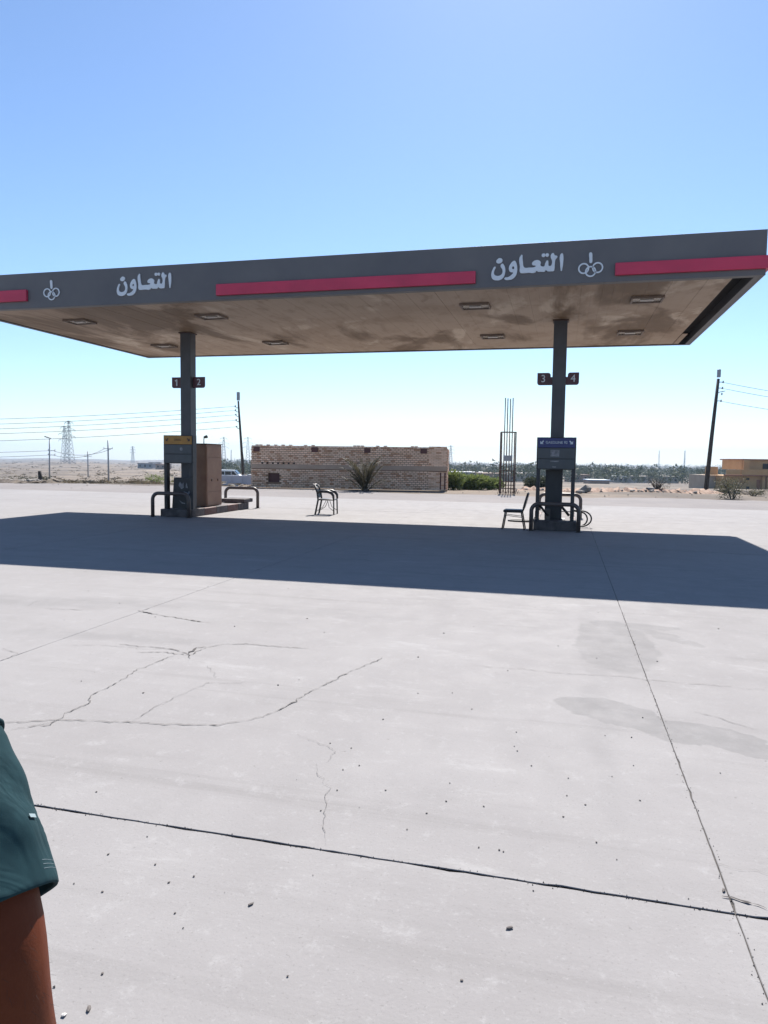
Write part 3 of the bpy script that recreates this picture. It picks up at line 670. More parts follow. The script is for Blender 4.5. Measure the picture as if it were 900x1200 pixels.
# armchair facing local +X
ac = thing('armchair', 'black armchair with curved armrests and thin legs on the sunlit concrete', 'chair', (-9.82, 5.4, 0), .1)
MB().box(-.23, .25, -.23, .23, .40, .44, .018).build('seat', MT['plastic'], ac, True)
for sy in (-1, 1):
    MB().tube([(.24, sy*.23, 0), (.23, sy*.22, .41)], .02, 8).build('leg', MT['plastic'], ac, True)
    MB().tube([(-.3, sy*.23, 0), (-.22, sy*.22, .41), (-.25, sy*.21, .62), (-.33, sy*.2, .82)], .026, 8).build('leg', MT['plastic'], ac, True)
    MB().tube([(-.24, sy*.23, .62), (-.12, sy*.25, .655), (.06, sy*.26, .655), (.17, sy*.26, .62), (.225, sy*.255, .54), (.235, sy*.24, .43)], [.034, .04, .044, .044, .036, .026], 8).build('armrest', MT['plastic'], ac, True)
    MB().tube([(.0, sy*.12, .41), (-.1, sy*.18, .2), (-.26, sy*.225, .09)], .008, 6).build('brace', MT['plastic'], ac, True)
    MB().tube([(.03, sy*.12, .41), (.09, sy*.18, .2), (.235, sy*.225, .1)], .008, 6).build('brace', MT['plastic'], ac, True)
MB().tube([(-.33, -.2, .81), (-.355, 0, .835), (-.33, .2, .81)], .022, 8).build('top_rail', MT['plastic'], ac, True)
MB().loft([[(-.24, -.19, .47), (-.27, 0, .46), (-.24, .19, .47), (-.225, .19, .47), (-.25, 0, .46), (-.225, -.19, .47)], [(-.29, -.19, .7), (-.325, 0, .7), (-.29, .19, .7), (-.275, .19, .7), (-.305, 0, .7), (-.275, -.19, .7)]]).build('backrest', MT['plastic'], ac)
cl = MB(); R = []
for i in range(9):
    t = i/8; R.append([(-.33-.05*math.sin(math.pi*t)+.07*(t-.5)+.012*math.sin(k*1.7+i), -.12+.3*k/9, .84+.03*math.sin(math.pi*t)-.20*abs(t-.45)**1.0+.01*math.sin(k*2.2)) for k in range(10)])
V = [p for r_ in R for p in r_]; F = [(i*10+k, i*10+k+1, i*10+k+11, i*10+k+10) for i in range(8) for k in range(9)]
cl.add(V, F); o = cl.build('cloth_rag', MT['cloth'], None, True, (-9.82, 5.4, 0), .1); sm = o.modifiers.new('s', 'SOLIDIFY'); sm.thickness = .006
tag(o, 'pale crumpled rag draped over the armchair back', 'rag')

# ================================================================== LOOSE STONES
peb = [rock_mesh('pebble', 1., 50+i, .6) for i in range(6)]
spots = [(597, 1088, 6, 0, 'largest dark stone on the near concrete right of centre'), (104, 1183, 6, 0, 'dark oval stone near the bottom left corner'), (75, 1190, 6, 1, 'pale stone with a dark shadow at the bottom left corner'), (294, 1060, 5, 0, 'flat brownish stone left of centre on the near slab'), (848, 1044, 5, 0, 'small stone beside the crossing of two slab joints')]
for x, y, s, k, lab in spots:
    P = gz(x, y); me = peb[k*3+1].copy(); o = link('pebble', me, MT['pebble_pale' if k else 'pebble'], None, (P[0], P[1], 0)); D = np.linalg.norm(P-CAM)
    r = s*D/FPX*.55; o.scale = (r, r*.7, r*.8); o.rotation_euler = (0, 0, RNG.uniform(0, 6)); tag(o, lab, 'pebble', 'loose stones on the concrete')
dots = [(380, 741), (168, 812), (326, 803), (449, 843), (553, 831), (452, 926), (523, 939), (750, 938), (395, 926), (530, 812), (595, 786), (520, 742), (490, 770), (182, 723), (275, 734), (360, 725), (140, 707), (120, 1045), (182, 1013), (198, 1034), (227, 1027), (205, 1070), (337, 1144), (541, 1149), (120, 1141), (567, 945), (585, 996), (590, 998), (561, 993), (686, 943), (699, 987), (605, 858), (606, 880), (740, 864), (666, 912), (770, 775), (842, 737), (654, 757), (753, 841), (709, 862), (844, 906), (660, 957), (387, 871), (402, 902), (421, 897), (376, 950), (477, 972), (500, 953), (113, 928), (127, 1001), (305, 810), (258, 707), (62, 745), (330, 720), (650, 745), (720, 830), (880, 920), (888, 925), (815, 1001), (640, 1135), (660, 1060), (516, 1070), (440, 1020), (108, 780), (84, 865), (700, 728), (600, 715), (470, 700)]
pm = {}
for q, (x, y) in enumerate(dots[:50]):
    P = gz(x, y); D = np.linalg.norm(P-CAM); r = min(.02, max(.0045, (1.1+.9*RNG.random())*D/FPX*.55)); me = peb[q % 6]
    if q % 6 not in pm: me.materials.append(MT['pebble']); pm[q % 6] = 1
    o = link('pebble', me, None, None, (P[0], P[1], 0)); o.scale = (r, r, r); o.rotation_euler = (0, 0, RNG.uniform(0, 6))
    tag(o, 'tiny dark pebble scattered on the pale concrete', 'pebble', 'tiny pebbles scattered on the concrete')
# fine grit: far too many and small to count
gm = MB(); 
for q in range(260):
    D = RNG.uniform(2, 30)**1.0; px = RNG.uniform(-40, 940); d = ray(px, 545); P = CAM+d*D
    if not (-13 < P[1] < 12.8) : continue
    r = RNG.uniform(.002, .0055)*(1+D/18); tw = RNG.uniform(0, 6)
    V = [(P[0]+r*math.cos(tw+k*2.1), P[1]+r*math.sin(tw+k*2.1), .0005) for k in range(3)]+[(P[0], P[1], r*.8)]
    gm.add(V, [(0, 1, 3), (1, 2, 3), (2, 0, 3)])
# grit trapped along the joints
for q in range(900):
    if RNG.random() < .75: x, y = RNG.uniform(-6.5, .5), -11.22+RNG.normal(0, .0065)
    else: x, y = -2.64+RNG.normal(0, .012), RNG.uniform(-13, -6)
    r = RNG.uniform(.001, .004); V = [(x+r*math.cos(k*2.1+q), y+r*math.sin(k*2.1+q), -.002) for k in range(3)]+[(x, y, r)]
    gm.add(V, [(0, 1, 3), (1, 2, 3), (2, 0, 3)])
o = gm.build('grit', MT['pebble']); tag(o, 'fine dark grit sprinkled over the concrete forecourt', 'grit', kind='stuff')

# ================================================================== BRICK BUILDING
A = gz(295, 570); B = gz(523, 574); BL = float(np.hypot(*(B-A)[:2])); brot = math.atan2(B[1]-A[1], B[0]-A[0])
bb = thing('brick_building', 'long low unfinished brick building with a grey band beyond the road', 'building', (A[0], A[1], -.05), brot)
BH = 2.28; BD = 6.5; BANDZ0, BANDZ1 = 1.03, 1.28
OPEN = (.93, 1.55, .3, .78)
def brick_wall(mb, L, zlo, zhi, frame, ragged=False, hole=None, lw=.205, h=.1, g=.026, thick=.03):
    """each brick is a proud block; frame(u, d, z) -> point"""
    z = zlo; row = 0
    while z+h <= zhi+.002 or (ragged and z < zhi+h):
        top = z+h > zhi+.002
        u = -(row % 2)*lw/2
        while u < L-.02:
            u0, u1 = max(u+g/2, 0), min(u+lw-g/2, L); u += lw
            if u1-u0 < .03: continue
            if top and RNG.random() < .55: continue
            if hole and u1 > hole[0] and u0 < hole[1] and z+h > hole[2] and z < hole[3]: continue
            d = -thick-RNG.uniform(0, .035); z1 = z+(h-g if not top else .055)
            c = [frame(u0, d, z), frame(u1, d, z), frame(u1, .03, z), frame(u0, .03, z), frame(u0, d, z1), frame(u1, d, z1), frame(u1, .03, z1), frame(u0, .03, z1)]
            mb.add(c, [(3, 2, 1, 0), (4, 5, 6, 7), (0, 1, 5, 4), (1, 2, 6, 5), (2, 3, 7, 6), (3, 0, 4, 7)])
        z += h; row += 1
core = MB()
hx0, hx1, hz0, hz1 = OPEN
for (a, b, c, d) in [(0, hx0, 0, BH-.03), (hx1, BL, 0, BH-.03), (hx0, hx1, 0, hz0), (hx0, hx1, hz1, BH-.03)]: core.box(a, b, 0, .2, c, d)
core.box(0, .2, .2, BD, 0, BH-.03); core.box(BL-.2, BL, .2, BD, 0, BH-.03); core.box(.2, BL-.2, BD-.2, BD, 0, BH-.03)
core.box(0, BL, 0, .2, BH-.0295, BH-.005)
core.build('wall_core', MT['mortar'], bb)
fr = lambda u, d, z: (u, d, z)
for (L0, L1, z0, z1, rg, ho, lw) in [(0, BL-.95, .02, BANDZ0, False, OPEN, .205), (0, BL-.95, BANDZ1, BH, True, None, .205)]:
    mb = MB(); brick_wall(mb, L1, z0, z1, fr, rg, ho, lw); o = mb.build('brick_courses', MT['brick'], bb); o['kind'] = 'stuff'
mb = MB(); brick_wall(mb, .95, .02, BANDZ0, lambda u, d, z: (BL-.95+u, d, z), lw=.26, h=.075, g=.01); brick_wall(mb, .95, BANDZ1, BH+.05, lambda u, d, z: (BL-.95+u, d, z), lw=.26, h=.075, g=.01)
o = mb.build('brick_courses', MT['brick'], bb); o['kind'] = 'stuff'; o['label'] = 'smoother brick bay at the right end'
mb = MB(); brick_wall(mb, BD, .02, BH, lambda u, d, z: (-d*-1 if False else d, BD-u, z)); o = mb.build('brick_courses', MT['brick'], bb); o['kind'] = 'stuff'
mb = MB(); brick_wall(mb, BD, .02, BH, lambda u, d, z: (BL-d, u, z)); o = mb.build('brick_courses', MT['brick'], bb); o['kind'] = 'stuff'
MB().box(-.03, BL+.03, -.05, .02, BANDZ0+.005, BANDZ1-.005, .01).build('cement_band', MT['mud'], bb)
MB().box(hx0, hx1, .1, .14, hz0, hz1).build('shutter', MT['maroon'], bb)
for x in (.12, 3.3, 6.15, 9.15): MB().box(x, x+.34, -.085, -.03, BH-.34, BH-.07, .01).build('beam_end', MT['maroon'], bb)
for x in np.linspace(.55, 2.3, 7): MB().box(x, x+.1, -.07, -.03, BANDZ1+.01, BANDZ1+.1).build('putlog_hole', MT['void'], bb)
for x in (BL-.35, BL-.12): MB().box(x, x+.07, -.065, -.03, .05, .95).build('slot', MT['maroon'], bb)

# ================================================================== VEGETATION
def leaves(mb, n, c, rad, size, elong=1.6, clumps=7, seed=0, up=.0, shell=.35):
    rn = np.random.default_rng(seed); C0 = rn.normal(0, 1, (clumps, 3)); C0 /= np.linalg.norm(C0, axis=1)[:, None]; C0 *= rn.uniform(.25, .75, (clumps, 1))
    U = lambda a: a/np.linalg.norm(a, axis=1)[:, None]
    d = U(rn.normal(0, 1, (n, 3))); p = C0[rn.integers(0, clumps, n)]+d*rn.uniform(shell, .5, (n, 1))*rn.uniform(.75, 1.15, (n, 1))
    p = np.array(c)+p*np.array(rad)
    a = U(rn.normal(0, 1, (n, 3))+np.array([0, 0, up])); b = U(np.cross(a, rn.normal(0, 1, (n, 3)))); s = size*rn.uniform(.6, 1.35, (n, 1))
    V = np.stack([p-b*s*.35, p+a*s*elong*.5-b*s*.1, p+a*s*elong, p+a*s*elong*.5+b*s*.42], 1).reshape(-1, 3)
    o = len(mb.v); mb.v += V.tolist(); mb.f += [(o+4*q, o+4*q+1, o+4*q+2, o+4*q+3) for q in range(n)]
def bush(name, loc, rad, label, m, n=500, size=.09, seed=0, cat='bush', group=None, stems=7, up=.6, stemm='wood', clumps=12):
    t = thing(name, label, cat, loc, group=group)
    mb = MB(); leaves(mb, n, (0, 0, rad[2]*.78), rad, size, clumps=clumps, seed=seed, up=up); mb.build('foliage', MT[m], t)
    st = MB(); rn = np.random.default_rng(seed+1)
    for k in range(stems):
        a = rn.uniform(0, 6.28); q = np.array([math.cos(a)*rad[0], math.sin(a)*rad[1], 0])*rn.uniform(.3, .8)
        st.tube([(q[0]*.1, q[1]*.1, -.05), (q[0]*.45, q[1]*.45, rad[2]*.7), (q[0], q[1], rad[2]*rn.uniform(1.1, 1.7))], [.025, .016, .006], 5)
    st.build('stems', MT[stemm], t); return t
# young date palm in front of the brick wall
pp = gz(431, 574); pt = thing('date_palm', 'young dusty date palm with arching fronds before the brick wall', 'palm', (pp[0], pp[1]-.5, -.06))
rn = np.random.default_rng(3)
for k in range(38):
    a = rn.uniform(0, 6.28); tilt = rn.uniform(.06, .66) if k < 30 else rn.uniform(.6, .95); L = rn.uniform(1.7, 2.45)*(1 if k < 30 else .8)
    out = np.array([math.cos(a), math.sin(a), 0]); mb = MB(); P = []
    for i in range(13):
        s = i/12; r_ = L*(math.sin(tilt)*s+.14*s**3); z = L*(math.cos(tilt)*s-.2*s**3); P.append(out*r_+ZUP*max(z, .05)+out*.05)
    mb.tube(P, [.018*(1-i/14) for i in range(13)], 4)
    sd_ = np.cross(out, ZUP)
    for i in range(3, 13):
        for j in range(2):
            for sg in (-1, 1):
                b = P[i]-(P[i]-P[i-1])*j*.5; tdir = (P[i]-P[i-1])/np.linalg.norm(P[i]-P[i-1]); l = .30*(1.05-abs(i/12-.45)*1.1)*rn.uniform(.8, 1.2)
                tip = b+(sd_*sg*.62+tdir*.8+ZUP*rn.uniform(-.15, .15))*l; w_ = np.cross(tip-b, ZUP); w_ = w_/(np.linalg.norm(w_)+1e-9)*.024
                mb.add([b, (b+tip)/2+w_, tip, (b+tip)/2-w_], [(0, 1, 2, 3)])
    mb.build('frond', MT['palm'], pt)
MB().tube([(0, 0, -.05), (0, 0, .15), (0, 0, .32)], [.16, .15, .07], 9).build('trunk', MT['wood'], pt, True)
# green shrubs right of the brick building
for q, (px, D, r_, h_, lab) in enumerate([(531, 40, .75, .62, 'dense green shrub touching the right end of the brick building'), (545, 41, .8, .55, 'second green shrub from the brick building'), (560, 40.5, .75, .48, 'third green shrub from the brick building'), (575, 41, .75, .40, 'lowest green shrub just left of the rebar column'), (632, 46, .9, .52, 'dark green shrub seen left of the blue signed pump')]):
    P = on_ground(px, D); bush('green_shrub', P, (r_, r_, h_), lab, 'leaf' if q < 4 else 'leaf_far', 3200, .1, 20+q, clumps=22, stems=4, group='green shrubs behind the road')
P = gz(858, 583); bush('grey_shrub', (P[0], P[1], -.06), (.95, .8, .62), 'dusty grey green shrub before the orange house', 'leaf_grey', 1500, .06, 31)
P = gz(884, 581); bush('grey_shrub', (P[0]+.3, P[1]+1.5, -.06), (.7, .6, .2), 'low dusty shrub spreading right of the larger grey shrub', 'leaf_grey', 500, .05, 33)
P = on_ground(771, 44); bush('dry_bush', P, (.85, .8, .55), 'bare twiggy brown bush beside the sandy bank', 'leaf_dry', 380, .05, 32, stems=26)
P = on_ground(184, 62); bush('green_shrub', P, (1.5, 1.0, .6), 'yellow green bush left of the left pump at the desert edge', 'leaf', 900, .09, 35, group='green shrubs behind the road')
P = on_ground(160, 64); bush('dry_bush', P, (1.6, 1.0, .35), 'low yellowish dry bush at the desert edge', 'leaf_dry', 700, .08, 36)
P = on_ground(120, 60); bush('dry_bush', P, (.5, .4, .4), 'small dry bush by the foot of the crossarm pole', 'leaf_dry', 300, .06, 38)
for q, (px, D, r_) in enumerate([(14, 60, 1.3), (32, 62, 1.0), (51, 60, .8)]):
    P = on_ground(px, D); bush('dry_bush', P, (r_, .8, .45), ['wide dark dry bush at the far left edge', 'second dark dry bush from the far left edge', 'dark dry bush nearest the street lamp pole'][q], 'leaf_far', 500, .08, 40+q)
# desert scrub: uncountable
mb = MB()
for q in range(1100):
    D = 52*(1500/52)**RNG.random(); px = RNG.uniform(-150, 300); P = on_ground(px, D); r_ = RNG.uniform(.2, .75)*(1+D/300)
    for k in range(7):
        a = RNG.normal(0, 1, 3); a[2] = abs(a[2]); b = RNG.normal(0, 1, 3); c = P+np.array([RNG.normal(0, .6), RNG.normal(0, .4), .25*RNG.random()])*r_
        mb.add([c, c+a*r_*np.array([.5, .5, .22]), c+b*r_*np.array([.45, .45, .1])+ZUP*r_*.12], [(0, 1, 2)])
for q in range(700):
    D = RNG.uniform(50, 130); px = RNG.uniform(-150, 235); P = on_ground(px, D); r_ = RNG.uniform(.15, .5)
    leaves(mb, 14, P+ZUP*r_*.25, (r_*1.6, r_, r_*.5), r_*.35, 1.2, 4, 5000+q, .4)
o = mb.build('desert_scrub', MT['leaf_dry']); tag(o, 'low scattered scrub over the desert plain on the left', 'scrub', kind='stuff')
# far trees
def far_tree(mb, P, h, w_, n, seed):
    leaves(mb, n, (P[0], P[1], P[2]+h*.46), (w_, w_, h*.5), h*.17, 1.1, 7, seed, .2)
mb = MB()
for q in range(2700):
    D = 240*(2480/240)**RNG.random(); px = RNG.uniform(255, 1040); P = on_ground(px, D)
    if D < 310 and RNG.random() < .55: continue
    h = RNG.uniform(3, 8.5)*(1 if D < 1500 else 1.1); far_tree(mb, P, h, h*RNG.uniform(.5, 1.2), 36 if D > 800 else 70, 1000+q)
o = mb.build('distant_trees', MT['leaf_far']); tag(o, 'hazy belt of trees filling the valley to the horizon', 'trees', kind='stuff')
tl = [(711, 300, 7.5, 3.2, 'tall dark tree rising above the valley right of the blue pump'), (740, 320, 6, 3, 'rounded tree between the dark tree and the dry bush'), (690, 360, 5.5, 2.6, 'small tree just right of the blue signed pump header'), (800, 300, 6.5, 3.5, 'broad tree left of the leaning right pole'), (822, 270, 6, 3, 'dark tree directly behind the leaning right pole'), (618, 330, 6, 3, 'dark tree between rebar column and blue pump'), (538, 420, 7, 3, 'slender valley tree behind the shrubs beside the brick building'), (762, 280, 5, 3, 'low spreading tree behind the dry bush'), (637, 300, 6, 3.5, 'dark tree just left of the blue pump frame')]
for q, (px, D, h, w_, lab) in enumerate(tl):
    P = on_ground(px, D); t = thing('valley_tree', lab, 'tree', P, group='single trees in the valley')
    mb = MB(); leaves(mb, 600, (0, 0, h*.6), (w_, w_, h*.42), h*.075, 1.2, 12, 300+q, .2); mb.build('crown', MT['leaf_far'], t)
    mb = MB(); mb.tube([(0, 0, -.3), (.1, 0, h*.3), (0, .1, h*.65)], [.25, .18, .07], 6)
    for k in range(5): a = k*1.3+q; mb.tube([(.05, 0, h*.3), (math.cos(a)*w_*.35, math.sin(a)*w_*.35, h*.55), (math.cos(a)*w_*.6, math.sin(a)*w_*.6, h*.7)], [.1, .07, .03], 5)
    mb.build('trunk', MT['wood'], t)

# ================================================================== REBAR COLUMN
rp = gz(594, 577); rb = thing('rebar_column', 'unfinished column cage of bare rusty rebar with four long starter bars', 'rebar', (rp[0], rp[1], -.06), ROTC)
k = 1/FPX*35.2
for x in (-.19, -.065, .065, .19): MB().bar((x*1.02, 0, .0), (x, 0, 4.72+RNG.uniform(-.03, .03)), .026, 6).build('bar', MT['rebar'], rb)
for x in (-.35, .35):
    for y in (-.18, .18): MB().bar((x, y, 0), (x, y, 3.05), .03, 6).build('bar', MT['rebar'], rb)
for y in (-.18, .18): MB().bar((-.36, y, 3.05), (.36, y, 3.05), .026, 6).build('tie', MT['rebar'], rb)
for x in (-.35, .35): MB().bar((x, -.18, 3.05), (x, .18, 3.05), .026, 6).build('tie', MT['rebar'], rb)
for z in (.25, .42, .6, 1.15):
    MB().tube([(-.36, -.19, z), (.36, -.19, z), (.36, .19, z), (-.36, .19, z), (-.36, -.19, z)], .014, 5).build('stirrup', MT['rebar'], rb)
MB().box(-.22, .22, -.05, .03, 1.62, 1.9).build('tag_plate', MT['galv'], rb)
for q in range(12):
    x = -.5+q*.09; MB().tube([(x, -.2, 0), (x+.04, -.25, .18), (x+.09, -.22, .02)], .012, 5).build('hooked_bar', MT['rebar'], rb)

# ================================================================== POLES, WIRES, PYLONS
def pole(px0, D, top_px, top_py, r0, r1, name, label, head=None, arms=(), m='wood', group='poles beyond the road', lamp=None):
    P = on_ground(px0, D); Tp = gd(top_px, top_py, D*1.0); Tp = Tp-P
    t = thing(name, label, 'pole', P, group=group)
    MB().tube([(0, 0, -.4), tuple(Tp*.5), tuple(Tp)], [r0, (r0+r1)/2, r1], 10).build('shaft', MT[m], t, True)
    L = np.linalg.norm(Tp)
    for fr_, w_, off in arms:
        c = Tp*fr_; a = MB().box(-w_*(1-off), w_*off, -.06, .06, -.05, .05).build('crossarm', MT[m], t); a.location = tuple(c); a.rotation_euler = (0, 0, ROTC)
        for sx in np.linspace(-w_*(1-off)+.05, w_*off-.05, 2 if w_ < 1.5 else 3): MB().tube([(sx, 0, .05), (sx, 0, .12), (sx, 0, .26)], [.03, .06, .035], 8).build('insulator', MT['galv'], a)
    return t, P, Tp
lp, LP0, LPT = pole(286, 61, 279.3, 470, .13, .08, 'utility_pole', 'leaning black utility pole between left pump and brick building')
hd = MB().box(-.13, .13, -.1, .1, 0, .72, .03).build('lamp_box', MT['galv'], lp); hd.location = tuple(LPT+np.array([0, 0, .05])); hd.rotation_euler = (0, 0, ROTC)
LA = []
for q, yy in enumerate((477.5, 482, 487, 493, 500.5)):
    s = (yy-470)/(567-470); c = LPT*(1-s); a = MB().tube([(0, 0, 0), (-.2, 0, -.02), (-.3, 0, .1)], .03, 6).build('bracket', MT['dark'], lp); a.location = tuple(c); a.rotation_euler = (0, 0, ROTC)
    MB().tube([(-.3, 0, .06), (-.3, 0, .2)], .06, 8).build('insulator', MT['galv'], a); LA.append(LP0+c-SIDE*.3+ZUP*.12)
rpole, RP0, RPT = pole(828, 47, 841.8, 444, .15, .095, 'utility_pole', 'leaning utility pole at right with lamp box on top, left of the orange house')
hd = MB().box(-.1, .1, -.1, .1, 0, .52, .03).build('lamp_box', MT['galv'], rpole); hd.location = tuple(RPT+np.array([0.02, 0, .1])); hd.rotation_euler = (0, 0, ROTC)
RA = []
for q, yy in enumerate((448, 455, 462, 470)):
    s = (yy-444)/(577-444); c = RPT*(1-s); pts = [(0, 0, 0), (.2, 0, .02), (.35, 0, .0)] if q != 2 else [(0, 0, 0), (.2, 0, .15), (.55, 0, .22)]
    a = MB().tube(pts, .025, 6).build('bracket', MT['dark'], rpole); a.location = tuple(c); a.rotation_euler = (0, 0, ROTC)
    MB().tube([(.35, 0, -.05), (.35, 0, .1)], .045, 8).build('insulator', MT['galv'], a); RA.append(RP0+c+SIDE*.35)
MB().tube([(.25, 0, 0), tuple(np.array([.02, 0, .0])+LPT*.62)], .02, 5).build('stay', MT['dark'], lp); lp.children[-1].location = (0, 0, 0)
st = [c for c in lp.children if c.name.startswith('stay')][0]
def wire(a, b, sag, label, group, r=.012):
    a = np.array(a); b = np.array(b); P = [a+(b-a)*t-ZUP*sag*4*t*(1-t) for t in np.linspace(0, 1, 25)]; o_ = P[0]
    w_ = MB().tube([p-o_ for p in P], r, 4).build('overhead_wire', MT['wire'], None, True, tuple(o_)); tag(w_, label, 'wire', group)
for q, (a, yy) in enumerate(zip(LA, (490, 497, 503, 508, 517))):
    e = gd(-260, yy+1, 66); wire(a, e, .55, ['topmost', 'second', 'third', 'fourth', 'lowest'][q]+' overhead wire running left from the leaning left pole', 'wires from the left pole', .017)
for q, (a, yy) in enumerate(zip(RA, (465, 472, 476, 484))):
    if q == 2: continue
    e = gd(1120, yy+12, 50); wire(a, e, .4, {0: 'topmost', 1: 'middle', 3: 'lowest'}[q]+' overhead wire running right from the leaning right pole', 'wires from the right pole', .014)
slp, SP0, SPT = pole(57.5, 118, 58, 514, .13, .09, 'street_lamp', 'grey street lamp pole with short crossarms at far left', arms=((.72, 1.2, .8), (.62, 1.2, .8)), m='galv')
hd = MB().loft([[(.2, -.1, 0), (.2, .1, 0), (.2, .1, .1), (.2, -.1, .1)], [(-.75, -.2, .25), (-.75, .2, .25), (-.75, .2, .42), (-.75, -.2, .42)]]).build('lamp_head', MT['black'], slp); hd.location = tuple(SPT); hd.rotation_euler = (0, 0, ROTC)
p1, P10, P1T = pole(103, 170, 102.8, 529, .16, .12, 'crossarm_pole', 'small distant pole with one crossarm, left of the nearer crossarm pole', arms=((.8, 1.7, .5),), m='galv')
p2, P20, P2T = pole(127, 120, 126.5, 516, .16, .11, 'crossarm_pole', 'nearer crossarm pole at left, tallest of the short poles', arms=((.8, 1.5, .5),), m='galv')
for q, f_ in enumerate((.72, .62)):
    wire(SP0+SPT*f_, gd(-300, 520+q*8, 110), .8, ['upper', 'lower'][q]+' wire running left from the street lamp pole', 'wires of the short poles', .03)
    wire(SP0+SPT*f_+SIDE*.6, P20+P2T*.8+SIDE*(.6-1.2*q), .9, ['upper', 'lower'][q]+' wire between street lamp pole and crossarm pole', 'wires of the short poles', .03)
def pylon(px, D, top_py, label, arms=(.62, .78, .94), base_w=.14, th=.16):
    P = on_ground(px, D); Tp = gd(px, top_py, D); H_ = Tp[2]-P[2]
    t = thing('lattice_pylon', label, 'pylon', P, ROTC+RNG.uniform(-.5, .5), group='transmission pylons on the horizon')
    mb = MB(); lv = np.linspace(0, 1, 11); W = lambda s: H_*base_w*.5*(1-s)**1.2+H_*.012+.2
    cs = [(-1, -1), (1, -1), (1, 1), (-1, 1)]
    pt_ = lambda c, s: (c[0]*W(s), c[1]*W(s), H_*s)
    for c in cs:
        for a, b in zip(lv[:-1], lv[1:]): mb.bar(pt_(c, a), pt_(c, b), th, 4)
    for i in range(4):
        c, d = cs[i], cs[(i+1) % 4]
        for a, b in zip(lv[:-1], lv[1:]): mb.bar(pt_(c, a), pt_(d, b), th*.6, 3); mb.bar(pt_(d, a), pt_(c, b), th*.6, 3)
    mb.build('tower', MT['wire'], t)
    for s in arms:
        for sx in (-1, 1):
            mb = MB(); w_ = H_*(.17 if s < .9 else .12); tip = (sx*w_, 0, H_*s)
            for yy in (-1, 1): mb.bar((sx*W(s), yy*W(s), H_*s), tip, th*.8, 3); mb.bar((sx*W(s), yy*W(s), H_*(s+.05)), tip, th*.7, 3)
            mb.bar(tip, (tip[0], 0, tip[2]-H_*.04), th, 4); mb.build('arm', MT['wire'], t)
pylon(81.5, 620, 493, 'tallest lattice pylon on the left horizon')
pylon(76.3, 760, 499, 'second lattice pylon just left of the tallest one')
pylon(155.7, 1300, 523, 'small distant pylon left of the yellow pump sign', th=.22)
pylon(262.3, 1000, 512, 'pylon right of the brown cabinet', th=.16)
pylon(290.5, 1100, 512, 'pylon just left of the brick building', th=.18)
pylon(271, 1500, 527, 'slim mast between brown cabinet and leaning pole', arms=(), base_w=.05, th=.2)
pylon(772, 1700, 528, 'faint mast on the horizon above the dry bush', arms=(), base_w=.04, th=.28)
pylon(802, 1800, 528, 'faint mast on the horizon left of the right pole', arms=(), base_w=.04, th=.28)
pylon(528, 1300, 522, 'faint pylon just right of the brick building', th=.2)

# ================================================================== BUILDINGS FAR
def part(name, boxes, m, t, bev=0.):
    mb = MB()
    for b in boxes: mb.box(*b, bev)
    return mb.build(name, m, t)
VD = 122.; vp = gd(872, 577, VD); vt = thing('orange_house', 'orange rendered unfinished house at the right edge of the picture', 'house', (vp[0], vp[1], float(zt(vp[0], vp[1]))-.3), ROTC)
zb = vp[2]; u_ = VD/FPX; z0 = vt.location.z
zz = lambda y: gd(872, y, VD)[2]-z0
xx = lambda x: (x-872)*u_
part('wall', [(xx(846), xx(1010), 0, 9, 0, zz(557.5))], MT['villa'], vt)
part('wall', [(xx(872), xx(1000), 1.2, 8.5, zz(550.5), zz(539.2))], MT['villa'], vt)
part('slab_edge', [(xx(847), xx(1012), -1.0, -.02, zz(557.6), zz(556.3))], MT['villa_trim'], vt)
part('parapet', [(xx(847), xx(863.5), -.95, -.75, zz(556.2), zz(550.6))], MT['villa'], vt)
part('parapet', [(xx(864), xx(1012), -1.0, -.8, zz(556.2), zz(550.2))], MT['villa'], vt)
part('parapet', [(xx(832), xx(846.5), 2., 2.3, zz(557.2), zz(547.5))], MT['villa'], vt)
part('terrace_wall', [(xx(833), xx(845.5), 2.4, 9, 0, zz(557.5))], MT['house'][0], vt)
part('roof', [(xx(870.5), xx(1002), .8, 9, zz(539.1), zz(537.8))], MT['villa_trim'], vt)
part('column', [(xx(872.5), xx(879.5), .7, 1.19, zz(550.3), zz(539.2))], MT['villa'], vt)
part('window', [(xx(896.5), xx(905), 1.12, 1.19, zz(549.3), zz(543))], MT['void'], vt)
part('window', [(xx(873.5), xx(877), -.08, -.01, zz(562.5), zz(560))], MT['void'], vt)
part('doorway', [(xx(886), xx(890), -.08, -.01, 0, zz(562))], MT['villa_trim'], vt)
for x in (891, 896.5, 903): part('pilaster', [(xx(x), xx(x+3), -.5, -.02, 0, zz(558))], MT['villa'], vt)
part('window', [(xx(874), xx(877.5), -.08, -.01, zz(573), zz(570))], MT['void'], vt)
def house(px, D, w_, d_, h_, mi, label, roof=None, win=3):
    h_ *= .74
    P = on_ground(px, D); t = thing('village_house', label, 'house', P, ROTC+RNG.uniform(-.35, .35), group='low houses in the distance'); M_ = MT['house'][mi]
    part('wall', [(-w_/2, w_/2, 0, d_, -1, h_)], M_, t)
    part('roof', [(-w_/2-.25, w_/2+.25, -.25, d_+.25, h_+.01, h_+.3)], roof or M_, t)
    for k in range(win):
        x = -w_/2+w_*(k+.5)/win; part('window', [(x-.5, x+.5, -.06, -.01, h_*.35, h_*.75)], MT['void'], t)
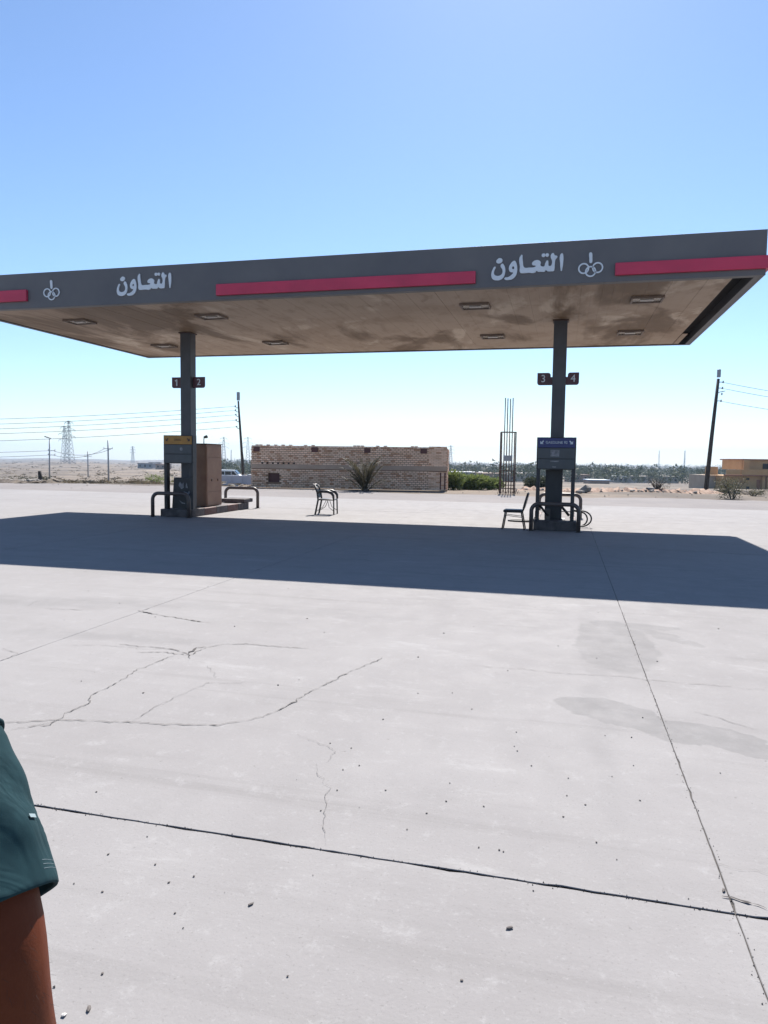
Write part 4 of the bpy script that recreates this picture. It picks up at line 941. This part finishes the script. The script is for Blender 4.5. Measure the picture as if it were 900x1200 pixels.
for a in [(703, 225, 6.4, 8, 1.3, 2, 'low shed with blue grey roof right of the blue pump', MT['roofblue'], 0), (546, 305, 14, 9, 4.6, 1, 'long white roofed building above the green shrubs', MT['roofwhite'], 6), (580, 290, 11, 8, 4.0, 2, 'reddish low house left of the rebar column', None, 3), (607, 285, 7, 7, 4.2, 0, 'tan house right of the rebar column', None, 2), (566, 300, 8, 7, 4.4, 0, 'tan house left of the reddish low house', None, 2), (755, 300, 8, 8, 3.6, 1, 'pale low house in the valley above the dry bush', None, 3), (728, 305, 6, 8, 3.4, 1, 'pale house behind the dark valley tree', MT['roofwhite'], 3), (682, 300, 8, 7, 4.0, 2, 'brown house hugging the right edge of the blue pump', None, 2), (786, 300, 7, 8, 3.8, 0, 'tan house far back left of the right pole', None, 3), (622, 300, 9, 8, 4.5, 3, 'grey long house left of the blue pump', None, 4),
          (170, 420, 9, 8, 4, 3, 'grey block house left of the yellow signed pump', None, 3), (181, 440, 7, 8, 5, 3, 'taller grey block house behind the yellow signed pump', None, 2), (188, 400, 6, 7, 3.5, 2, 'brown block house at the edge of the yellow signed pump', None, 2), (268, 520, 12, 8, 4, 1, 'pale building beyond the minibus', None, 3)]: house(*a)
# block wall with a parked minibus behind it
P = on_ground(273, 58); wl = thing('block_wall', 'pale block wall left of the leaning pole and brick building', 'wall', P, ROTC)
for k in range(3): MB().box(-.95+k*.87, -.95+k*.87+.855, 0, .2, -.3, .95, .01).build('wall_panel', MT['block'], wl)
for k in range(4): MB().box(-1.02+k*.87, -.89+k*.87, .205, .32, -.3, 1.0, .01).build('pier', MT['block'], wl)
P = on_ground(266, 105); mv = thing('minibus', 'white minibus parked behind the block wall', 'minibus', P, ROTC)
body = [(-2.3, .35), (2.1, .35), (2.3, .6), (2.25, 1.05), (1.75, 1.35), (1.2, 1.95), (-2.1, 2.0), (-2.35, 1.75)]
MB().prism(body, -.85, .85, 'y').build('body', MT['van'], mv)
for x0, x1 in ((-2.0, -1.15), (-1.05, -.2), (-.1, .75)): MB().box(x0, x1, -.87, -.855, 1.25, 1.75, .004).build('side_window', MT['vanglass'], mv)
MB().prism([(.85, 1.25), (1.6, 1.25), (1.15, 1.78), (.85, 1.78)], -.87, -.855, 'y').build('side_window', MT['vanglass'], mv)
MB().prism([(1.78, 1.37), (1.25, 1.93), (1.28, 1.96), (1.82, 1.4)], -.75, .75, 'y').build('windscreen', MT['vanglass'], mv)
for x in (-1.5, 1.5):
    for y in (-.88, .88):
        wh = MB().tube([(x, y-.1*np.sign(y), .34), (x, y+.03*np.sign(y), .34)], .34, 16).build('wheel', MT['black'], mv); MB().tube([(x, y+.03*np.sign(y), .34), (x, y+.05*np.sign(y), .34)], .18, 12).build('rim', MT['galv'], wh)
P = on_ground(296, 150); sv = thing('parked_car', 'white parked car half hidden by the brick building', 'car', P, ROTC)
MB().prism([(-2, .3), (2, .3), (2.05, .75), (1.2, .9), (.6, 1.4), (-.9, 1.42), (-1.6, .95), (-2.05, .85)], -.8, .8, 'y').build('body', MT['van'], sv)
MB().prism([(-1.3, .95), (1.0, .95), (.55, 1.33), (-.85, 1.34)], -.82, -.805, 'y').build('side_window', MT['vanglass'], sv)
for x in (-1.3, 1.3):
    for y in (-.8, .8): MB().tube([(x, y-.08, .31), (x, y+.08, .31)], .31, 14).build('wheel', MT['black'], sv)

# ================================================================== BANKS AND RUBBLE
def bank(px0, px1, D, h, name, label, seed, m):
    rn = np.random.default_rng(seed); n = 90; V = []; F = []; K = 7
    for i in range(n+1):
        px = px0+(px1-px0)*i/n; P = on_ground(px, D+1.2*math.sin(i*.13+seed)); hh = h*(.45+.55*rn.random())*min(1, i/6, (n-i)/6)
        for k in range(K):
            t = k/(K-1)*2-1; q = P+HEAD*t*1.1; V.append((q[0]+rn.normal(0, .05), q[1]+rn.normal(0, .05), P[2]-.06+hh*max(0, 1-t*t)*rn.uniform(.75, 1.15)))
    for i in range(n):
        for k in range(K-1): F.append((i*K+k, (i+1)*K+k, (i+1)*K+k+1, i*K+k+1))
    mb = MB(); mb.add(V, F); o = mb.build(name, m); tag(o, label, 'bank', kind='structure')
MT['bank'] = mat('bank_soil', (.2, .12, .085), .95, c2=(.36, .25, .18), scale=1.6, coord='World', bump=.5, bscale=9)
bank(598, 850, 40.5, .32, 'soil_bank', 'low reddish soil bank along the road on the right', 1, MT['bank'])
bank(840, 1000, 40, .3, 'soil_bank', 'low sandy bank before the orange house', 2, MT['sand'])
bank(280, 300, 40.5, .2, 'soil_bank', 'small soil heap left of the brick building', 5, MT['sand'])
bank(-60, 70, 41, .28, 'soil_bank', 'low stony bank at the far left road edge', 3, MT['sand'])
rk = [rock_mesh('rock', 1., 80+i, .7) for i in range(8)]
for m_ in rk: m_.materials.append(MT['rock'])
mb = MB()
for q in range(900):
    if q < 520: px, D = RNG.uniform(-80, 62)-RNG.random()**2*10, RNG.uniform(41, 55); r_ = RNG.uniform(.05, .26)
    elif q < 800: px, D = RNG.uniform(596, 1000), RNG.uniform(38.5, 44); r_ = RNG.uniform(.03, .14)
    else: px, D = RNG.uniform(60, 1000), RNG.uniform(33, 42); r_ = RNG.uniform(.015, .05)
    P = on_ground(px, D); me = rk[q % 8]; a = RNG.uniform(0, 6.28); ca, sa = math.cos(a)*r_, math.sin(a)*r_
    mb.add([(P[0]+v.co.x*ca-v.co.y*sa, P[1]+v.co.x*sa+v.co.y*ca, P[2]+.05+v.co.z*r_*.8) for v in me.vertices], [tuple(p.vertices) for p in me.polygons])
o = mb.build('rubble', MT['rock']); tag(o, 'pale stones and rubble strewn along the far edge of the road', 'rubble', kind='stuff')
P = on_ground(46.5, 58); tag(MB().tube([(0, 0, -.2), (.03, 0, .6), (-.02, 0, 1.1)], [.2, .16, .13], 8).build('tree_stump', MT['void'], None, True, P), 'dark post stump among the rubble at left', 'stump')
for px, py, r_, lab in [(686, 573, .3, 'pale boulder pile just right of the blue pump'), (762, 571, .22, 'pale square boulder on the soil bank'), (680, 575, .2, 'small pale boulder hugging the blue pump')]:
    P = gz(px, py+3); o = link('boulder', rk[int(px) % 8], None, None, (P[0], P[1], .0)); o.scale = (r_*1.2, r_, r_); tag(o, lab, 'boulder', 'boulders along the soil bank')

# ================================================================== PERSON
def person():
    Sh = gd(-98, 882, .76); El = gd(0, 1175, .69); Hm = gd(-38, 1086, .70)
    # person frame: X right (SIDE), Y forward (HEAD)
    O = Sh-SIDE*.185+HEAD*.02; O = np.array([O[0], O[1], 0.])
    loc = lambda P: np.array([(P-O)@SIDE, (P-O)@HEAD, P[2]])
    sh, el, hm = loc(Sh), loc(El), loc(Hm)
    t = thing('person', 'person in a teal short sleeved shirt standing at the lower left edge, arm in view', 'person', O, ROTC)
    k = sh[2]/1.40
    V, E, Rr = [], [], []
    def jt(p, r, par=None):
        V.append(tuple(p)); Rr.append(r if isinstance(r, tuple) else (r, r))
        if par is not None: E.append((par, len(V)-1))
        return len(V)-1
    pel = jt((0, 0, .95*k), (.15, .11)); sp = jt((0, .01, 1.12*k), (.14, .1), pel); ch = jt((0, 0, 1.29*k), (.15, .11), sp)
    nk = jt((0, -.02, 1.45*k), .058, ch); hb = jt((0, .01, 1.53*k), .062, nk); hc = jt((0, .03, 1.61*k), (.078, .098), hb); ht = jt((0, .02, 1.70*k), (.06, .075), hc)
    jt((0, .135, 1.585*k), .012, hc)
    for sx in (-1, 1): jt((sx*.088, .01, 1.6*k), .014, hc)
    def arm(sx, S_, E_, W_):
        cl_ = jt((sx*.1, -.01, S_[2]+.01), .062, ch); s_ = jt(S_, .056, cl_); m_ = jt(np.array(S_)*.45+np.array(E_)*.55 if sx < 0 else mid, .052, s_); e_ = jt(E_, .047, m_)
        f_ = jt(np.array(E_)*.6+np.array(W_)*.4+np.array([sx*.005, .01, 0]), .043, e_); w_ = jt(W_, .027, f_)
        d = np.array(W_)-np.array(E_); d /= np.linalg.norm(d); fwd = np.array([0, 1., 0]); sidev = np.cross(d, fwd); sidev /= np.linalg.norm(sidev)
        fr_ = np.cross(sidev, d); palm = jt(np.array(W_)+d*.06, (.02, .032), w_)
        for q, (o_, L) in enumerate([(.03, .075), (.011, .085), (-.009, .08), (-.028, .065)]):
            kn = jt(np.array(W_)+d*.095+fr_*o_, .0095, palm); k2 = jt(np.array(V[kn])+d*L*.5-sidev*sx*.008, .0085, kn); jt(np.array(V[k2])+d*L*.42-sidev*sx*.025, .007, k2)
        th_ = jt(np.array(W_)+d*.045+fr_*.035, .011, palm); jt(np.array(V[th_])+d*.04+fr_*.018, .009, th_)
    mid = loc(gd(-9, 1070, .70)); wr = el+np.array([.0, .03, -.25]); arm(1, sh, el, wr)
    shl = sh*np.array([-1, 1, 1]); ell = np.array([-.27, -.05, 1.1*k]); arm(-1, shl, ell, ell+np.array([-.01, .06, -.25]))
    for sx in (-1, 1):
        h_ = jt((sx*.09, 0, .88*k), .085, pel); kn = jt((sx*.1, .015, .5*k), .058, h_); cf = jt((sx*.1, -.01, .36*k), .055, kn); an = jt((sx*.1, -.03, .09), .038, cf); jt((sx*.105, .12, .035), .034, an)
    me = bpy.data.meshes.new('body'); me.from_pydata(V, E, []); o = bpy.data.objects.new('tmpbody', me); COL.objects.link(o)
    md = o.modifiers.new('skin', 'SKIN'); md.use_smooth_shade = True
    for v, r in zip(me.skin_vertices[0].data, Rr): v.radius = r
    me.skin_vertices[0].data[pel].use_root = True
    sb = o.modifiers.new('sub', 'SUBSURF'); sb.levels = sb.render_levels = 2
    bpy.context.view_layer.update(); dg = bpy.context.evaluated_depsgraph_get(); bm_ = bpy.data.meshes.new_from_object(o.evaluated_get(dg)); bpy.data.objects.remove(o)
    bm_.name = 'body'; bm_.materials.clear(); link('body', bm_, MT['skin'], t)
    hs = MB(); rh = np.random.default_rng(4); cand = [p for p in bm_.polygons if p.center.x > .1 and .8 < p.center.z < hm[2]+.02]
    for q in range(900):
        p = cand[rh.integers(len(cand))]; c = np.array(p.center); nn = np.array(p.normal); g_ = np.array([0, .25, -1.])+rh.normal(0, .35, 3); g_ = g_-nn*(g_@nn)*.5; g_ /= np.linalg.norm(g_)
        vv = [np.array(bm_.vertices[i].co) for i in p.vertices]; wt = rh.dirichlet(np.ones(len(vv))); c = sum(w_*v_ for w_, v_ in zip(wt, vv)); L_h = rh.uniform(.006, .013); sdv = np.cross(g_, nn)*.00009
        hs.add([c-sdv, c+sdv, c+nn*L_h*.3+g_*L_h*.55+sdv*.8, c+nn*L_h*.35+g_*L_h, c+nn*L_h*.3+g_*L_h*.55-sdv*.8], [(0, 1, 2, 4), (4, 2, 3)])
    ho = hs.build('arm_hair', MT['hair'], t); ho['kind'] = 'stuff'
    # shirt: torso and sleeves in one mesh
    mb = MB(); n = 72
    def ring(c, ax, r, ph=0., wr_=0., el_=1.):
        ax = ax/np.linalg.norm(ax); a = np.cross(ax, np.array([0, 1., 0])); a /= np.linalg.norm(a); b = np.cross(ax, a)
        out = []
        for q in range(n):
            f = 2*math.pi*q/n; rr = r*(1+wr_*(.55*math.sin(3*f+ph)+.45*math.sin(5*f-1.7*ph+1)+.3*math.sin(8*f+2.3*ph)))
            out.append(c+rr*(a*math.cos(f)+el_*b*math.sin(f)))
        return out
    def fold(f, f0, w_): d = (f-f0+math.pi) % (2*math.pi)-math.pi; return math.exp(-(d/w_)**2)
    FOLDS = [(RNG.uniform(0, 6.28), RNG.uniform(-2.2, 2.2), RNG.uniform(.1, .22), RNG.choice([-1, 1])*RNG.uniform(.002, .0055), RNG.uniform(.2, .9), RNG.uniform(.3, .6)) for _ in range(22)]
    def sleeve(S_, H_, sx):
        R = []; ax = H_-S_; top = S_+np.array([-sx*.075, 0, .05]); n1 = 12
        for i in range(n1):                               # shoulder cap
            s = i/n1; c = top*(1-s)**2+2*s*(1-s)*(S_+np.array([-sx*.005, 0, .045]))+s*s*(S_+ax*.12)
            r = .03+.05*math.sin(min(1, s*1.15)*math.pi/2); a_ = np.array([sx*1., 0, -.55])*(1-s)+ax/np.linalg.norm(ax)*s; R.append(ring(c, a_, r, 2*s, .02))
        for i in range(40):
            s = .12+.88*i/39; c = S_+ax*s; r = .0805+.0035*math.sin(s*3.1)+.004*s; wv = .03+.035*s*math.sin(3.1*s)
            rg = ring(c, ax, r*(1+.009*math.sin(s*21)+.01*math.sin(s*9+1)), 1.2+3.2*s, wv); env = math.sin(math.pi*min(1, max(0, s*1.08-.06)))
            for q in range(n):
                f = 2*math.pi*q/n; dd = sum(am*fold(f, f0+sl*s, w_)*max(0, 1-abs(s-s0)/sw) for f0, sl, w_, am, s0, sw in FOLDS)*env
                rg[q] = rg[q]+(rg[q]-c)/np.linalg.norm(rg[q]-c)*dd
            R.append(rg)
        R[-3] = [p*1.0 for p in R[-3]]
        last = R[-1]; c = H_
        R.append([p+(c-p)*.02+ax/np.linalg.norm(ax)*.002 for p in last]); R.append([p+(c-p)*.06 for p in last]); R.append([p+(c-p)*.08-ax*.25 for p in last])
        mb.loft(R, False); return R
    Rr_ = sleeve(sh, hm, 1); hml = shl+np.array([-.06, -.02, -.24]); sleeve(shl, hml, -1)
    T_ = []
    for z, rx, ry in [(.86, .185, .125), (.9, .187, .127), (1.0, .178, .122), (1.12, .178, .122), (1.25, .188, .13), (1.33, .185, .125), (1.39, .15, .1), (1.43, .1, .08), (1.455, .075, .07)]:
        T_.append([np.array([rx*math.cos(2*math.pi*q/n)*(1+.012*math.sin(6*2*math.pi*q/n+z*9)), ry*math.sin(2*math.pi*q/n)-.005, z*k]) for q in range(n)])
    mb.loft(T_, False)
    so = mb.build('shirt', MT['shirt'], t, True)
    # seam ridge, hem stitching and a small tag on the sleeve, on the side turned to the camera
    axv = (hm-sh)/np.linalg.norm(hm-sh)
    def follow(R, idx, lo, hi, w_, name, m, off=.0012):
        rows = [R[i] for i in range(lo, hi)] if hi > lo else []
        V_ = []; F_ = []
        return rows
    cam_l = loc(CAM); best = min(range(n), key=lambda q: np.linalg.norm(Rr_[30][q]-(cam_l+np.array([.25, 0, -.3]))))
    def patch(i0, i1, q0, q1, m, name, off=.0015):
        V_ = []; F_ = []; nn_ = q1-q0+1
        for i in range(i0, i1+1):
            c = np.mean(Rr_[i], axis=0)
            for q in range(q0, q1+1): p = Rr_[i][q % n]; d = (p-c)/np.linalg.norm(p-c); V_.append(p+d*off)
        for i in range(i1-i0):
            for q in range(nn_-1): F_.append((i*nn_+q, i*nn_+q+1, (i+1)*nn_+q+1, (i+1)*nn_+q))
        b = MB(); b.add(V_, F_); return b.build(name, m, so, True)
    right = max(range(n), key=lambda q: Rr_[30][q][0])
    sgn = 1 if Rr_[30][(right+4) % n][1] < Rr_[30][right][1] else -1       # direction that turns towards the camera
    a, b = sorted((right+sgn*0, right+sgn*2)); patch(35, 36, a, b, MT['stitch'], 'sleeve_tag', .002)
    for i in (46, 47, 48):
        V_ = [Rr_[i][(right+sgn*q) % n] for q in range(-5, 2)]; c = np.mean(Rr_[i], axis=0); MB().tube([p+(p-c)*.002 for p in V_], .00022, 5).build('hem_stitching', MT['stitch'], so)
    V_ = [Rr_[11][q % n]+(Rr_[11][q % n]-np.mean(Rr_[11], axis=0))*.02 for q in range(n+1)]; MB().tube(V_, .0028, 6).build('shoulder_seam', MT['shirt'], so, True)
    # trousers, shoes, hair, eyes
    tb = MB(); L_ = [(.99, .172, .118), (.92, .175, .122), (.86, .17, .12)]
    tb.loft([[np.array([rx*math.cos(6.2832*q/24), ry*math.sin(6.2832*q/24), z*k]) for q in range(24)] for z, rx, ry in L_], False)
    for sx in (-1, 1):
        tb.loft([[np.array([sx*cx+r*math.cos(6.2832*q/24), cy+r*1.05*math.sin(6.2832*q/24), z*k]) for q in range(24)] for z, r, cx, cy in [(.9, .095, .085, 0), (.8, .096, .092, 0), (.65, .082, .098, .005), (.5, .072, .1, .012), (.3, .068, .1, -.012), (.1, .062, .1, -.02), (.06, .062, .1, -.02)]], False)
    tb.build('trousers', MT['trouser'], t, True)
    for sx in (-1, 1):
        MB().loft([[np.array([sx*.104+w_*math.cos(6.2832*q/18), y0, max(.0, h_*.5+h_*.55*math.sin(6.2832*q/18))]) for q in range(18)] for y0, w_, h_ in [(-.1, .03, .06), (-.08, .042, .1), (-.02, .047, .11), (.06, .05, .085), (.13, .045, .065), (.17, .025, .04)]]).build('shoe', MT['shoe'], t, True)
    hb_ = MB(); R = []
    for i in range(9):
        f = math.pi*.5*i/8; R.append([np.array([.092*math.cos(f)*math.cos(6.2832*q/28), .018+.113*math.cos(f)*math.sin(6.2832*q/28), (1.635+.105*math.sin(f))*k-(.05 if math.sin(6.2832*q/28) < -.2 and i == 0 else 0)]) for q in range(28)])
    hb_.loft(R).build('hair', MT['hair'], t, True)
    for sx in (-1, 1):
        e = bmesh.new(); bmesh.ops.create_uvsphere(e, u_segments=10, v_segments=8, radius=.012); me = bpy.data.meshes.new('eye'); e.to_mesh(me); e.free(); link('eye', me, MT['eye'], t, (sx*.032, .118, 1.612*k))
    MB().tube([(-.025, .118, 1.555*k), (0, .124, 1.553*k), (.025, .118, 1.555*k)], [.003, .007, .003], 8).build('lips', MT['villa_trim'], t, True)
person()

# ================================================================== HAZE
hz = MB().box(-3300, 3300, -300, 3600, -95, 62).build('haze', None)
m = bpy.data.materials.new('haze_air'); m.use_nodes = True; N = m.node_tree.nodes; N.remove(N['Principled BSDF'])
pv = N.new('ShaderNodeVolumePrincipled'); pv.inputs['Color'].default_value = (.62, .8, 1, 1); pv.inputs['Density'].default_value = .00026; pv.inputs['Anisotropy'].default_value = 0.
m.node_tree.links.new(pv.outputs[0], N['Material Output'].inputs['Volume']); hz.data.materials.append(m); tag(hz, 'pale haze in the air over the plain', 'haze', kind='stuff')
